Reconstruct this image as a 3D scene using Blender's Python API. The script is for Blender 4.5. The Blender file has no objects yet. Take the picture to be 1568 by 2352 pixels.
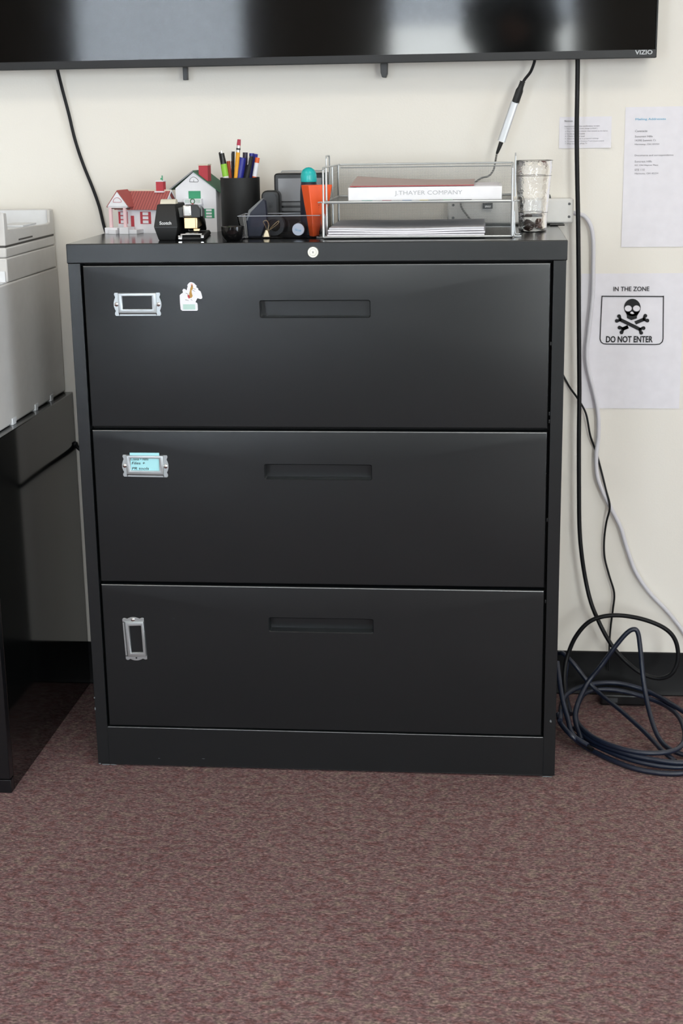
import bpy, bmesh, math, random
from mathutils import Matrix, Vector
random.seed(7)
C = bpy.context.scene.collection
SC = bpy.context.scene

# ---------------------------------------------------------------- camera
cam_d = bpy.data.cameras.new('camera'); cam = bpy.data.objects.new('camera', cam_d); C.objects.link(cam)
cam_d.sensor_fit = 'VERTICAL'; cam_d.sensor_height = 36; cam_d.sensor_width = 24; cam_d.lens = 52.009
cam.matrix_world = Matrix([[0.995155, -0.010081, 0.097805, 0.31873], [0.097189, 0.251444, -0.96298, -2.694605], [-0.014885, 0.967819, 0.251205, 1.235611], [0.0, 0.0, 0.0, 1.0]])
cam_d.clip_start = .05
cam_d.dof.use_dof = True; cam_d.dof.focus_distance = 2.65; cam_d.dof.aperture_fstop = 7.1
SC.camera = cam
# ---------------------------------------------------------------- world, exposure
w = bpy.data.worlds.new('daylight'); SC.world = w; w.use_nodes = True
bg = w.node_tree.nodes['Background']; bg.inputs[0].default_value = (.985, 1, 1, 1); bg.inputs[1].default_value = 16
SC.view_settings.view_transform = 'Standard'; SC.view_settings.look = 'None'
SC.view_settings.exposure = 0; SC.view_settings.gamma = 1; SC.view_settings.use_curve_mapping = False
PANEL_LIGHT = 4.9
H = 1.0367      # top of the filing cabinet
WY = .4505      # face of the back wall

# ---------------------------------------------------------------- materials
def lin(h):
    if not isinstance(h, str): return tuple(h) + (1,) if len(h) == 3 else tuple(h)
    h = h.lstrip('#'); r = []
    for i in (0, 2, 4):
        c = int(h[i:i+2], 16)/255; r.append(c/12.92 if c <= .04045 else ((c+.055)/1.055)**2.4)
    return (*r, 1)
def mat(name, col, rough=.5, metal=0, spec=.5, var=.06, scale=40, bump=0, bscale=300, coat=0, emis=None, es=1):
    m = bpy.data.materials.new(name); m.use_nodes = True
    nt = m.node_tree; b = nt.nodes['Principled BSDF']; c = lin(col)
    b.inputs['Roughness'].default_value = rough; b.inputs['Metallic'].default_value = metal
    b.inputs['Specular IOR Level'].default_value = spec; b.inputs['Coat Weight'].default_value = coat
    tc = nt.nodes.new('ShaderNodeTexCoord')
    n = nt.nodes.new('ShaderNodeTexNoise'); n.inputs['Scale'].default_value = scale; nt.links.new(tc.outputs['Object'], n.inputs['Vector'])
    r = nt.nodes.new('ShaderNodeValToRGB'); nt.links.new(n.outputs['Fac'], r.inputs[0])
    r.color_ramp.elements[0].color = tuple(x*(1-var) for x in c[:3])+(1,); r.color_ramp.elements[1].color = tuple(min(1, x*(1+var)) for x in c[:3])+(1,)
    nt.links.new(r.outputs[0], b.inputs['Base Color'])
    if bump:
        n2 = nt.nodes.new('ShaderNodeTexNoise'); n2.inputs['Scale'].default_value = bscale; nt.links.new(tc.outputs['Object'], n2.inputs['Vector'])
        bp = nt.nodes.new('ShaderNodeBump'); bp.inputs['Strength'].default_value = bump; bp.inputs['Distance'].default_value = .001
        nt.links.new(n2.outputs['Fac'], bp.inputs['Height']); nt.links.new(bp.outputs[0], b.inputs['Normal'])
    if emis:
        b.inputs['Emission Color'].default_value = lin(emis); b.inputs['Emission Strength'].default_value = es
    return m
def clear(name, tint=(.96, .97, .98), gloss=.9, rough=.03, bump=0, bscale=60):
    m = bpy.data.materials.new(name); m.use_nodes = True; nt = m.node_tree; nt.nodes.clear()
    o = nt.nodes.new('ShaderNodeOutputMaterial'); t = nt.nodes.new('ShaderNodeBsdfTransparent'); g = nt.nodes.new('ShaderNodeBsdfGlossy')
    f = nt.nodes.new('ShaderNodeFresnel'); f.inputs[0].default_value = 1.5; mx = nt.nodes.new('ShaderNodeMixShader')
    mu = nt.nodes.new('ShaderNodeMath'); mu.operation = 'MULTIPLY'; mu.inputs[1].default_value = gloss; mu.use_clamp = True
    t.inputs[0].default_value = (*tint, 1); g.inputs['Roughness'].default_value = rough; g.inputs[0].default_value = (1, 1, 1, 1)
    nt.links.new(f.outputs[0], mu.inputs[0]); nt.links.new(mu.outputs[0], mx.inputs[0]); nt.links.new(t.outputs[0], mx.inputs[1]); nt.links.new(g.outputs[0], mx.inputs[2])
    if bump:
        tc = nt.nodes.new('ShaderNodeTexCoord'); n = nt.nodes.new('ShaderNodeTexNoise'); n.inputs['Scale'].default_value = bscale; n.inputs['Distortion'].default_value = 1.5
        nt.links.new(tc.outputs['Object'], n.inputs['Vector']); b = nt.nodes.new('ShaderNodeBump'); b.inputs['Strength'].default_value = bump; b.inputs['Distance'].default_value = .004
        nt.links.new(n.outputs['Fac'], b.inputs['Height']); nt.links.new(b.outputs[0], g.inputs['Normal']); nt.links.new(b.outputs[0], f.inputs['Normal'])
    nt.links.new(mx.outputs[0], o.inputs[0]); return m
def wire_mesh(name, a, b, pitch=.0021, width=.46, col='#8f9090'):
    """expanded metal sheet: a grid of thin strands with real holes, a and b are the two axes it spans"""
    m = mat(name, col, .4, .7); nt = m.node_tree; bs = nt.nodes['Principled BSDF']
    tc = nt.nodes.new('ShaderNodeTexCoord'); sp = nt.nodes.new('ShaderNodeSeparateXYZ'); nt.links.new(tc.outputs['Object'], sp.inputs[0])
    outs = []
    for ax in (a, b):
        d = nt.nodes.new('ShaderNodeMath'); d.operation = 'DIVIDE'; d.inputs[1].default_value = pitch; nt.links.new(sp.outputs[ax], d.inputs[0])
        f = nt.nodes.new('ShaderNodeMath'); f.operation = 'FRACT'; nt.links.new(d.outputs[0], f.inputs[0])
        l = nt.nodes.new('ShaderNodeMath'); l.operation = 'LESS_THAN'; l.inputs[1].default_value = width; nt.links.new(f.outputs[0], l.inputs[0]); outs.append(l)
    x = nt.nodes.new('ShaderNodeMath'); x.operation = 'MAXIMUM'; nt.links.new(outs[0].outputs[0], x.inputs[0]); nt.links.new(outs[1].outputs[0], x.inputs[1])
    nt.links.new(x.outputs[0], bs.inputs['Alpha']); return m

def carpet_mat():
    m = bpy.data.materials.new('carpet'); m.use_nodes = True; nt = m.node_tree; b = nt.nodes['Principled BSDF']; L = nt.links
    b.inputs['Roughness'].default_value = .95; b.inputs['Specular IOR Level'].default_value = .15
    tc = nt.nodes.new('ShaderNodeTexCoord'); mp = nt.nodes.new('ShaderNodeMapping'); mp.inputs['Scale'].default_value = (.62, 1, 1); mp.inputs['Rotation'].default_value = (0, 0, .2)
    L.new(tc.outputs['Object'], mp.inputs[0])
    def noise(s, det=2, rough=.5, dist=0):
        n = nt.nodes.new('ShaderNodeTexNoise'); n.inputs['Scale'].default_value = s; n.inputs['Detail'].default_value = det; n.inputs['Roughness'].default_value = rough
        n.inputs['Distortion'].default_value = dist; L.new(mp.outputs[0], n.inputs['Vector']); return n
    n1 = noise(245, 3, .6, .4); n2 = noise(70, 2, .55); n3 = noise(3.0, 2); n4 = noise(330, 2, .6)
    r1 = nt.nodes.new('ShaderNodeValToRGB'); L.new(n2.outputs['Fac'], r1.inputs[0])
    e = r1.color_ramp.elements; e[0].position = .36; e[0].color = lin('#6d5151'); e[1].position = .66; e[1].color = lin('#7c6d67')
    x = e.new(.5); x.color = lin('#756062')
    r2 = nt.nodes.new('ShaderNodeValToRGB'); L.new(n1.outputs['Fac'], r2.inputs[0])
    e = r2.color_ramp.elements; e[0].position = .3; e[0].color = (.45, .43, .43, 1); e[1].position = .74; e[1].color = (2.15, 2.05, 1.98, 1); y = e.new(.5); y.color = (.95, .95, .95, 1)
    mx = nt.nodes.new('ShaderNodeMix'); mx.data_type = 'RGBA'; mx.blend_type = 'MULTIPLY'; mx.inputs[0].default_value = 1
    L.new(r1.outputs[0], mx.inputs[6]); L.new(r2.outputs[0], mx.inputs[7])
    r3 = nt.nodes.new('ShaderNodeValToRGB'); L.new(n3.outputs['Fac'], r3.inputs[0]); e = r3.color_ramp.elements; e[0].position = .3; e[0].color = (.93, .9, .9, 1); e[1].position = .7; e[1].color = (1.05, 1.05, 1.03, 1)
    m2 = nt.nodes.new('ShaderNodeMix'); m2.data_type = 'RGBA'; m2.blend_type = 'MULTIPLY'; m2.inputs[0].default_value = 1
    L.new(mx.outputs[2], m2.inputs[6]); L.new(r3.outputs[0], m2.inputs[7]); L.new(m2.outputs[2], b.inputs['Base Color'])
    bp = nt.nodes.new('ShaderNodeBump'); bp.inputs['Strength'].default_value = .6; bp.inputs['Distance'].default_value = .003
    ad = nt.nodes.new('ShaderNodeMath'); ad.operation = 'ADD'; L.new(n1.outputs['Fac'], ad.inputs[0]); L.new(n4.outputs['Fac'], ad.inputs[1]); L.new(ad.outputs[0], bp.inputs['Height'])
    L.new(bp.outputs[0], b.inputs['Normal']); return m
def stripe_mat(name, c1, c2, ax, pitch, duty, rough=.6):
    m = mat(name, c1, rough); nt = m.node_tree; b = nt.nodes['Principled BSDF']
    tc = nt.nodes.new('ShaderNodeTexCoord'); sp = nt.nodes.new('ShaderNodeSeparateXYZ'); nt.links.new(tc.outputs['Object'], sp.inputs[0])
    d = nt.nodes.new('ShaderNodeMath'); d.operation = 'DIVIDE'; d.inputs[1].default_value = pitch; nt.links.new(sp.outputs[ax], d.inputs[0])
    f = nt.nodes.new('ShaderNodeMath'); f.operation = 'FRACT'; nt.links.new(d.outputs[0], f.inputs[0])
    l = nt.nodes.new('ShaderNodeMath'); l.operation = 'LESS_THAN'; l.inputs[1].default_value = duty; nt.links.new(f.outputs[0], l.inputs[0])
    mx = nt.nodes.new('ShaderNodeMix'); mx.data_type = 'RGBA'; nt.links.new(l.outputs[0], mx.inputs[0]); mx.inputs[6].default_value = lin(c1); mx.inputs[7].default_value = lin(c2)
    nt.links.new(mx.outputs[2], b.inputs['Base Color']); return m

WALL = mat('wall_paint', '#eae6de', .7, 0, .3, .012, 3, .15, 260)
CEIL = mat('ceiling_tile', '#e9e8e4', .9)
BASEB = mat('vinyl_baseboard', '#0b0c0f', .5, 0, .25)
STEEL = mat('charcoal_enamel', '#181b1d', .3, 0, .5, .03, 4, .05, 900)
STEELTOP = mat('smooth_enamel_top', '#1d1e21', .16, 0, .5, .03, 4)
EDGE_GLINT = mat('edge_highlight', '#8a8d90', .35, .8)  # lamp highlight put into the colour of drawer and rail edges
STEELD = mat('dark_interior', '#0a0a0b', .8)
CHROME = mat('brushed_nickel', '#bcc1c3', .4, .9)
LOCKM = mat('lock_nickel', '#d9d6c9', .35, .8)
SHINY = mat('polished_chrome', '#dcdcdc', .12, 1)
BRASS = mat('pale_brass', '#d9c19a', .3, 1)
WIRE = mat('silver_wire', '#c9cccd', .35, .6)
BLACKP = mat('black_plastic', '#131416', .35)
BLACKM = mat('black_matte_plastic', '#141516', .6)
BLACKG = mat('black_gloss', '#0a0a0b', .12)
GREYP = mat('grey_plastic', '#6c6e70', .5)
DGREYP = mat('dark_grey_plastic', '#3a3c3f', .45)
WHITEP = mat('white_plastic', '#dcdbd8', .4)
WHITEC = mat('white_card', '#e9e9ee', .8)
PAPER = mat('white_paper', '#e6e4ea', .85)
CREAM = mat('cream_paper', '#d9d3c2', .8)
RED = mat('red_card', '#b93f49', .7)
GREENC = mat('green_card', '#3f9a72', .7)
GREEN_ROOF = mat('dark_green_card', '#3c6a50', .7)
INK = mat('black_ink', '#1f2023', .8)
GREYINK = mat('grey_ink', '#8b8a90', .8)
BLUEINK = mat('blue_ink', '#5cb4d6', .8)
GREYCHIP = mat('bare_metal_chip', '#7d8386', .4, .5)
TVSCREEN = mat('tv_glass', '#050505', .07, 0, .62, 0)
TVBEZEL = mat('tv_bezel', '#101113', .5)
CABLE = mat('black_rubber', '#0a0c10', .5, 0, .3)
NAVYC = mat('navy_braided_sleeve', '#141d30', .3, 0, .6, .25, 400, .5, 900)
WCABLE = mat('white_cable', '#d3d2d8', .5)
PRW = mat('printer_white', '#cfcdca', .45)
PRI = mat('printer_light', '#dfe1e4', .5)
SEAM = mat('seam_dark', '#4a4744', .7)
STANDM = mat('black_lacquer', '#070808', .07, 0, .8, 0)
STANDF = mat('black_stand_front', '#0b0c0f', .35)
ACRYL = clear('clear_acrylic', (.93, .95, .98), 1.0, .03)
FILM = clear('cellophane', (.985, .98, .975), 1.5, .08, .42, 70)
PANE = clear('window_pane', (.95, .97, .97), .8, .02)
SHADE = clear('grey_roller_shade', (.67, .69, .73), .1, .5)

# ---------------------------------------------------------------- mesh builder
class MB:
    def __init__(s): s.v = []; s.f = []; s.mi = []; s.mats = []; s.M = Matrix(); s.cur = 0
    def m(s, mt):
        if mt not in s.mats: s.mats.append(mt)
        s.cur = s.mats.index(mt); return s
    def at(s, loc=(0, 0, 0), rz=0, rx=0, ry=0):
        s.M = Matrix.Translation(loc) @ Matrix.Rotation(rz, 4, 'Z') @ Matrix.Rotation(ry, 4, 'Y') @ Matrix.Rotation(rx, 4, 'X'); return s
    def add(s, vs, fs):
        k = len(s.v); s.v += [tuple(s.M @ Vector(p)) for p in vs]
        for f in fs: s.f.append([i+k for i in f]); s.mi.append(s.cur)
        return s
    def box(s, x0, x1, y0, y1, z0, z1):
        return s.add([(x, y, z) for z in (z0, z1) for y in (y0, y1) for x in (x0, x1)],
                     [(0, 2, 3, 1), (4, 5, 7, 6), (0, 1, 5, 4), (2, 6, 7, 3), (0, 4, 6, 2), (1, 3, 7, 5)])
    def prism(s, pts, ax, a, b):
        """polygon pts extruded along axis ax from a to b; the polygon lies in the other two axes in order"""
        def P(p, t): q = list(p); q.insert(ax, t); return tuple(q)
        n = len(pts)
        return s.add([P(p, a) for p in pts]+[P(p, b) for p in pts], [tuple(range(n)), tuple(range(2*n-1, n-1, -1))]+[(i, (i+1) % n, n+(i+1) % n, n+i) for i in range(n)])
    def poly(s, pts): return s.add(pts, [tuple(range(len(pts)))])
    def loft(s, loops, close=True, caps=True):
        n = len(loops[0]); vs = [p for l in loops for p in l]; fs = []
        for k in range(len(loops)-1):
            for i in range(n if close else n-1): j = (i+1) % n; fs.append((k*n+i, k*n+j, (k+1)*n+j, (k+1)*n+i))
        if caps: fs += [tuple(range(n)), tuple(range((len(loops)-1)*n, len(loops)*n))]
        return s.add(vs, fs)
    def lathe(s, prof, c=(0, 0, 0), n=32, caps=True):
        loops = [[(c[0]+r*math.cos(2*math.pi*i/n), c[1]+r*math.sin(2*math.pi*i/n), c[2]+z) for i in range(n)] for r, z in prof]
        return s.loft(loops, True, caps)
    def cyl(s, a, b, r0, r1=None, n=16):
        r1 = r0 if r1 is None else r1; a = Vector(a); b = Vector(b); d = (b-a).normalized(); u = d.orthogonal().normalized(); w = d.cross(u)
        return s.loft([[tuple(p+(u*math.cos(2*math.pi*i/n)+w*math.sin(2*math.pi*i/n))*r) for i in range(n)] for p, r in ((a, r0), (b, r1))])
    def tube(s, pts, r, n=8, sub=6, closed=False, flat=1):
        P = [Vector(p) for p in pts]
        if sub > 1:
            Q = []; N = len(P); R = range(N if closed else N-1)
            for i in R:
                p1, p2 = P[i], P[(i+1) % N]; p0 = P[(i-1) % N] if (closed or i) else p1*2-p2; p3 = P[(i+2) % N] if (closed or i < N-2) else p2*2-p1
                for k in range(sub):
                    t = k/sub; Q.append(.5*((2*p1)+(p2-p0)*t+(2*p0-5*p1+4*p2-p3)*t*t+(3*p1-p0-3*p2+p3)*t**3))
            if not closed: Q.append(P[-1])
        else: Q = P
        loops = []; u = None; N = len(Q)
        for i, q in enumerate(Q):
            d = (Q[(i+1) % N]-Q[i-1]) if closed else (Q[min(i+1, N-1)]-Q[max(i-1, 0)]); d.normalize()
            u = d.orthogonal().normalized() if u is None else (u-d*u.dot(d)).normalized(); w = d.cross(u); rr = r(i/(N-1)) if callable(r) else r
            loops.append([tuple(q+(u*math.cos(2*math.pi*k/n)+w*math.sin(2*math.pi*k/n)*flat)*rr) for k in range(n)])
        if closed: loops.append(loops[0])
        return s.loft(loops, True, not closed)
    def sphere(s, c, r, n=20, sz=1):
        k = n//2; return s.lathe([(max(r*math.sin(math.pi*i/k), 1e-5), -r*sz*math.cos(math.pi*i/k)) for i in range(k+1)], c, n)
    def build(s, name, mt=None, parent=None, bevel=0, seg=2, sharp=35, origin=None):
        me = bpy.data.meshes.new(name); o = bpy.data.objects.new(name, me); C.objects.link(o)
        off = Vector(origin) if origin else Vector((0, 0, 0))
        me.from_pydata([tuple(Vector(v)-off) for v in s.v], [], s.f)
        for q in (s.mats or [mt]): me.materials.append(q)
        if s.mats: me.polygons.foreach_set('material_index', s.mi)
        bm = bmesh.new(); bm.from_mesh(me); bmesh.ops.remove_doubles(bm, verts=bm.verts, dist=1e-6); bmesh.ops.recalc_face_normals(bm, faces=bm.faces); bm.to_mesh(me); bm.free()
        me.polygons.foreach_set('use_smooth', [True]*len(me.polygons)); me.set_sharp_from_angle(angle=math.radians(sharp))
        o.location = off
        if parent: o.parent = parent
        if bevel:
            b = o.modifiers.new('bevel', 'BEVEL'); b.width = bevel; b.segments = seg; b.limit_method = 'ANGLE'; b.angle_limit = math.radians(40)
        return o
def tag(o, label, cat=None, group=None, kind=None):
    if label: o['label'] = label
    if cat: o['category'] = cat
    if group: o['group'] = group
    if kind: o['kind'] = kind
    return o
def thing(name, label, cat, loc=(0, 0, 0), rz=0, group=None):
    o = bpy.data.objects.new(name, None); C.objects.link(o); o.location = loc; o.rotation_euler = (0, 0, rz); o.empty_display_size = .05
    return tag(o, label, cat, group)
def struct(o): o['kind'] = 'structure'; return o
def text(name, s, c, width, height, mt, parent=None, rz=0, ry=0, align='C', thick=.0002, rx=math.pi/2, bold=0, shear=0):
    """lettering as a real thin mesh lying on the surface that faces -y; c is the centre (or left end) of the line"""
    cu = bpy.data.curves.new(name, 'FONT'); cu.body = s; cu.size = 1; cu.extrude = 0; cu.offset = bold; cu.shear = shear; cu.resolution_u = 3
    t = bpy.data.objects.new(name, cu); C.objects.link(t); dg = bpy.context.evaluated_depsgraph_get()
    me = bpy.data.meshes.new_from_object(t.evaluated_get(dg)); C.objects.unlink(t); bpy.data.objects.remove(t)
    xs = [v.co.x for v in me.vertices]; ys = [v.co.y for v in me.vertices]; x0, x1, y0, y1 = min(xs), max(xs), min(ys), max(ys)
    sx = width/(x1-x0); sy = height/(y1-y0)
    for v in me.vertices: v.co.x = (v.co.x-(x0+x1)/2)*sx if align == 'C' else (v.co.x-x0)*sx; v.co.y = (v.co.y-(y0+y1)/2)*sy
    M = Matrix.Rotation(rz, 4, 'Z') @ Matrix.Rotation(ry, 4, 'Y') @ Matrix.Rotation(rx, 4, 'X'); me.transform(M)
    me.name = name; me.materials.clear(); me.materials.append(mt)
    o = bpy.data.objects.new(name, me); C.objects.link(o); o.location = c
    if parent: o.parent = parent
    return o

# ================================================================ THE ROOM
XL, XR, YB, ZC = -3.0, 2.6, -4.6, 2.75
struct(MB().box(XL, XR, YB, WY+.12, -.08, 0).build('floor', carpet_mat()))
struct(MB().box(XL, XR, YB, WY+.12, ZC, ZC+.08).build('ceiling', CEIL))
struct(MB().box(XL, XR, WY, WY+.12, 0, ZC).build('wall_back', WALL))
struct(MB().box(XL-.12, XL, YB-.12, WY+.12, -.08, ZC+.08).build('wall_left', WALL))
m = MB().m(WALL); SW = (-3.2, -1.4, .15, 2.2)
m.box(XR, XR+.12, YB-.12, SW[0], -.08, ZC+.08); m.box(XR, XR+.12, SW[1], WY+.12, -.08, ZC+.08); m.box(XR, XR+.12, SW[0], SW[1], -.08, SW[2]); m.box(XR, XR+.12, SW[0], SW[1], SW[3], ZC+.08)
struct(m.build('wall_right'))
WIN = [(-1.895, -.975, .25, 2.35), (-.215, .745, .95, 2.35), (1.5, 2.55, .4, 2.4)]  # last opening is unseen, added to light the lower right of the back wall
m = MB(); xs = XL
DARKW = mat('brown_wall_paint', '#6b625a', .6)
m.m(DARKW)
for a, b, z0, z1 in WIN:
    m.box(xs, a, YB-.12, YB, 0, ZC); m.box(a, b, YB-.12, YB, 0, z0); m.box(a, b, YB-.12, YB, z1, ZC); xs = b
m.box(xs, XR, YB-.12, YB, 0, ZC)
struct(m.build('wall_front'))
for i, (a, b, z0, z1) in enumerate(WIN):
    t = bpy.data.objects.new('window_%d' % (i+1), None); C.objects.link(t); t.location = ((a+b)/2, YB, z0); struct(t)
    cx = (a+b)/2; hw = (b-a)/2
    f = MB().m(WHITEP)
    f.box(-hw, -hw+.012, -.09, -.01, 0, z1-z0); f.box(hw-.012, hw, -.09, -.01, 0, z1-z0); f.box(-hw, hw, -.09, -.01, 0, .02); f.box(-hw, hw, -.09, -.01, z1-z0-.02, z1-z0)
    f.build('window_frame', None, t)
    MB().box(-hw+.012, hw-.012, -.06, -.055, .02, z1-z0-.02).build('window_pane', PANE, t)
    if i < 2: MB().box(-hw+.012, hw-.012, -.035, -.034, .02 if i == 0 else .79, z1-z0-.02).build('roller_shade', SHADE, t)
    l = bpy.data.lights.new('window_portal', 'AREA'); l.shape = 'RECTANGLE'; l.size = b-a; l.size_y = z1-z0; l.cycles.is_portal = True
    lo = bpy.data.objects.new('window_portal', l); C.objects.link(lo); lo.location = (cx, YB-.13, (z0+z1)/2); lo.rotation_euler = (math.pi/2, 0, 0); 
t = bpy.data.objects.new('window_4', None); C.objects.link(t); t.location = (XR, (SW[0]+SW[1])/2, SW[2]); struct(t)  # unseen side window, added to brighten the lower back wall
hw, hh = (SW[1]-SW[0])/2, SW[3]-SW[2]; f = MB().m(WHITEP)
for y0, y1, z0, z1 in ((-hw, -hw+.03, 0, hh), (hw-.03, hw, 0, hh), (-hw, hw, 0, .03), (-hw, hw, hh-.03, hh), (-.015, .015, 0, hh)): f.box(.02, .09, y0, y1, z0, z1)
MB().box(.012, .013, -hw+.01, hw-.01, .02, hh).build('roller_shade', SHADE, t)  # shade added to cut this window's glare on the printer
f.build('window_frame', None, t); MB().box(.05, .055, -hw+.03, hw-.03, .03, hh-.03).build('window_pane', PANE, t)
l = bpy.data.lights.new('window_portal', 'AREA'); l.shape = 'RECTANGLE'; l.size = hw*2; l.size_y = hh; l.cycles.is_portal = True
lo = bpy.data.objects.new('window_portal', l); C.objects.link(lo); lo.location = (XR+.13, (SW[0]+SW[1])/2, SW[2]+hh/2); lo.rotation_euler = (math.pi/2, 0, math.pi/2)
m = MB(); m.prism([(WY, 0), (WY-.004, 0), (WY-.006, .003), (WY-.0025, .012), (WY-.0025, .099), (WY, .1016)], 0, XL, XR)
struct(m.build('baseboard_back', BASEB))
LAMP = mat('lit_diffuser', '#ffffff', .5, emis=(1, .89, .72), es=PANEL_LIGHT)
for x, y in [(-1.1, -1.35), (1.1, -1.35), (-1.1, -3.4), (1.1, -3.4)]:
    t = thing('ceiling_light', 'recessed fluorescent ceiling panel above the cabinet wall', 'light', (x, y, ZC), 0, 'ceiling light panels')
    MB().box(-.61, .61, -.31, .31, -.012, 0).build('frame', WHITEP, t)
    MB().box(-.585, .585, -.285, .285, -.016, -.0125).build('diffuser', LAMP, t)
# ================================================================ FILING CABINET
cab = thing('filing_cabinet', 'charcoal metal three-drawer lateral filing cabinet standing under the television', 'filing cabinet', (0, 0, 0))
m = MB().m(STEEL)
for s in (-1, 1): m.box(*sorted((s*.4555, s*.4325)), .0015, .446, .004, 1.0008)
m.box(-.4325, .4325, .0015, .03, .004, .0835)
m.box(-.4325, .4325, .436, .446, .004, 1.0); m.box(-.4325, .4325, .03, .436, .004, .012)
m.m(STEELD); m.box(-.4324, .4324, .03, .035, .0835, 1.0)
m.m(EDGE_GLINT); m.box(-.4315, .4315, .0014, .006, .0822, .0838)  # light strip painting a highlight on the base rail edge
m.m(STEEL)
for z in (.8513, .722, .7075, .52, .36): m.box(.4295, .4326, .004, .01, z-.0035, z+.0035)
m.build('body', None, cab, .002, 4)
for x, z, a, b in [(-.452, .0035, .004, .002), (-.44, .002, .012, .0022), (-.424, .002, .009, .0015), (.44, .0015, .014, .0018), (-.4552, .145, .0014, .0025), (-.4548, .122, .002, .004), (-.24, .02, .004, .0008), (-.33, .018, .003, .0008), (.4455, .118, .0025, .004)]:
    m = MB().m(GREYCHIP); m.poly([(x+a*math.cos(k)*random.uniform(.6, 1), .0012, max(z+b*math.sin(k)*random.uniform(.6, 1), .0006)) for k in [i*math.pi/4 for i in range(8)]])
    tag(m.build('paint_chip', None, cab), 'bare grey metal where the paint has chipped')
m = MB().m(STEEL).box(-.457, .457, 0, .4475, 1.0008, H); m.m(STEELTOP); m.mi[1] = 1; m.build('top', None, cab, .0018, 3)
lk = MB().m(LOCKM); lk.cyl((.0008, 0, 1.0188), (.0008, -.0035, 1.0188), .0104, .0095, 28); lk.cyl((.0008, -.0035, 1.0188), (.0008, -.0042, 1.0188), .0065, .006, 20)
lk.m(INK); lk.box(.0003, .0016, -.0046, -.004, 1.0172, 1.0205); lk.build('lock', None, cab)

def rrect(x0, x1, z0, z1, r, n=6):
    P = []
    for cx, cz, a in ((x1-r, z1-r, 0), (x0+r, z1-r, 90), (x0+r, z0+r, 180), (x1-r, z0+r, 270)):
        for k in range(n+1): t = math.radians(a+90*k/n); P.append((cx+r*math.cos(t), cz+r*math.sin(t)))
    return P
def drawer(z0, z1, h, hx=(-.1005, .1038)):
    d = bpy.data.objects.new('drawer', None); C.objects.link(d); d.parent = cab; d.empty_display_size = .05
    inner = rrect(hx[0], hx[1], h[0], h[1], .004)
    n = len(inner); hw = .4278
    # outer loop with as many points as the recess so the face is one clean ring
    outer = []
    for x, z in inner:
        cx, cz = sum(hx)/2, sum(h)/2; dx, dz = x-cx, z-cz
        sx = (hw-cx if dx > 0 else hw+cx)/abs(dx) if dx else 1e9; sz = (z1-cz if dz > 0 else cz-z0)/abs(dz) if dz else 1e9
        t = min(sx, sz); outer.append((cx+dx*t, cz+dz*t))
    cs = [(hw, z1), (-hw, z1), (-hw, z0), (hw, z0)]
    for c in cs:    # snap the nearest point of each corner group to the corner
        k = min(range(n), key=lambda i: (outer[i][0]-c[0])**2+(outer[i][1]-c[1])**2); outer[k] = c
    m = MB().m(STEEL)
    e = .0024
    sh = lambda L, y, f: [(x*(1-f/hw) if f else x, y, min(max(z, z0+f), z1-f)) for x, z in L]
    ring = lambda t: [(max(min(x, hw-e*(1-math.cos(t))), -hw+e*(1-math.cos(t))), e*(1-math.sin(t)), max(min(z, z1-e*(1-math.cos(t))), z0+e*(1-math.cos(t)))) for x, z in outer]
    m.loft([sh(outer, .02, 0)]+[ring(math.radians(k*18)) for k in range(6)]+[[(x, 0, z) for x, z in inner], [(x, .0018, z) for x, z in rrect(hx[0]+.0015, hx[1]-.0015, h[0]+.0015, h[1]-.0015, .003)]], True, False)
    m.m(EDGE_GLINT)      # lamp highlight painted as lighter metal along the top edge
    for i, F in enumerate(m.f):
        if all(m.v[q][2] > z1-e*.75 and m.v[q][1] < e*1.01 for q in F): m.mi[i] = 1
    m.build('drawer_front', None, d, sharp=25)
    m = MB().m(STEEL); a = rrect(hx[0]+.0015, hx[1]-.0015, h[0]+.0015, h[1]-.0015, .003)
    m.loft([[(x, .0018, z) for x, z in a], [(x, .024, z) for x, z in a]], True, False); m.poly([(x, .024, z) for x, z in a])
    m.build('recessed_handle', None, d)
    return d
D1 = drawer(.6948, .9965, (.8995, .9322)); D2 = drawer(.3885, .6882, (.5941, .6247)); D3 = drawer(.0878, .3823, (.2904, .3205))
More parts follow.
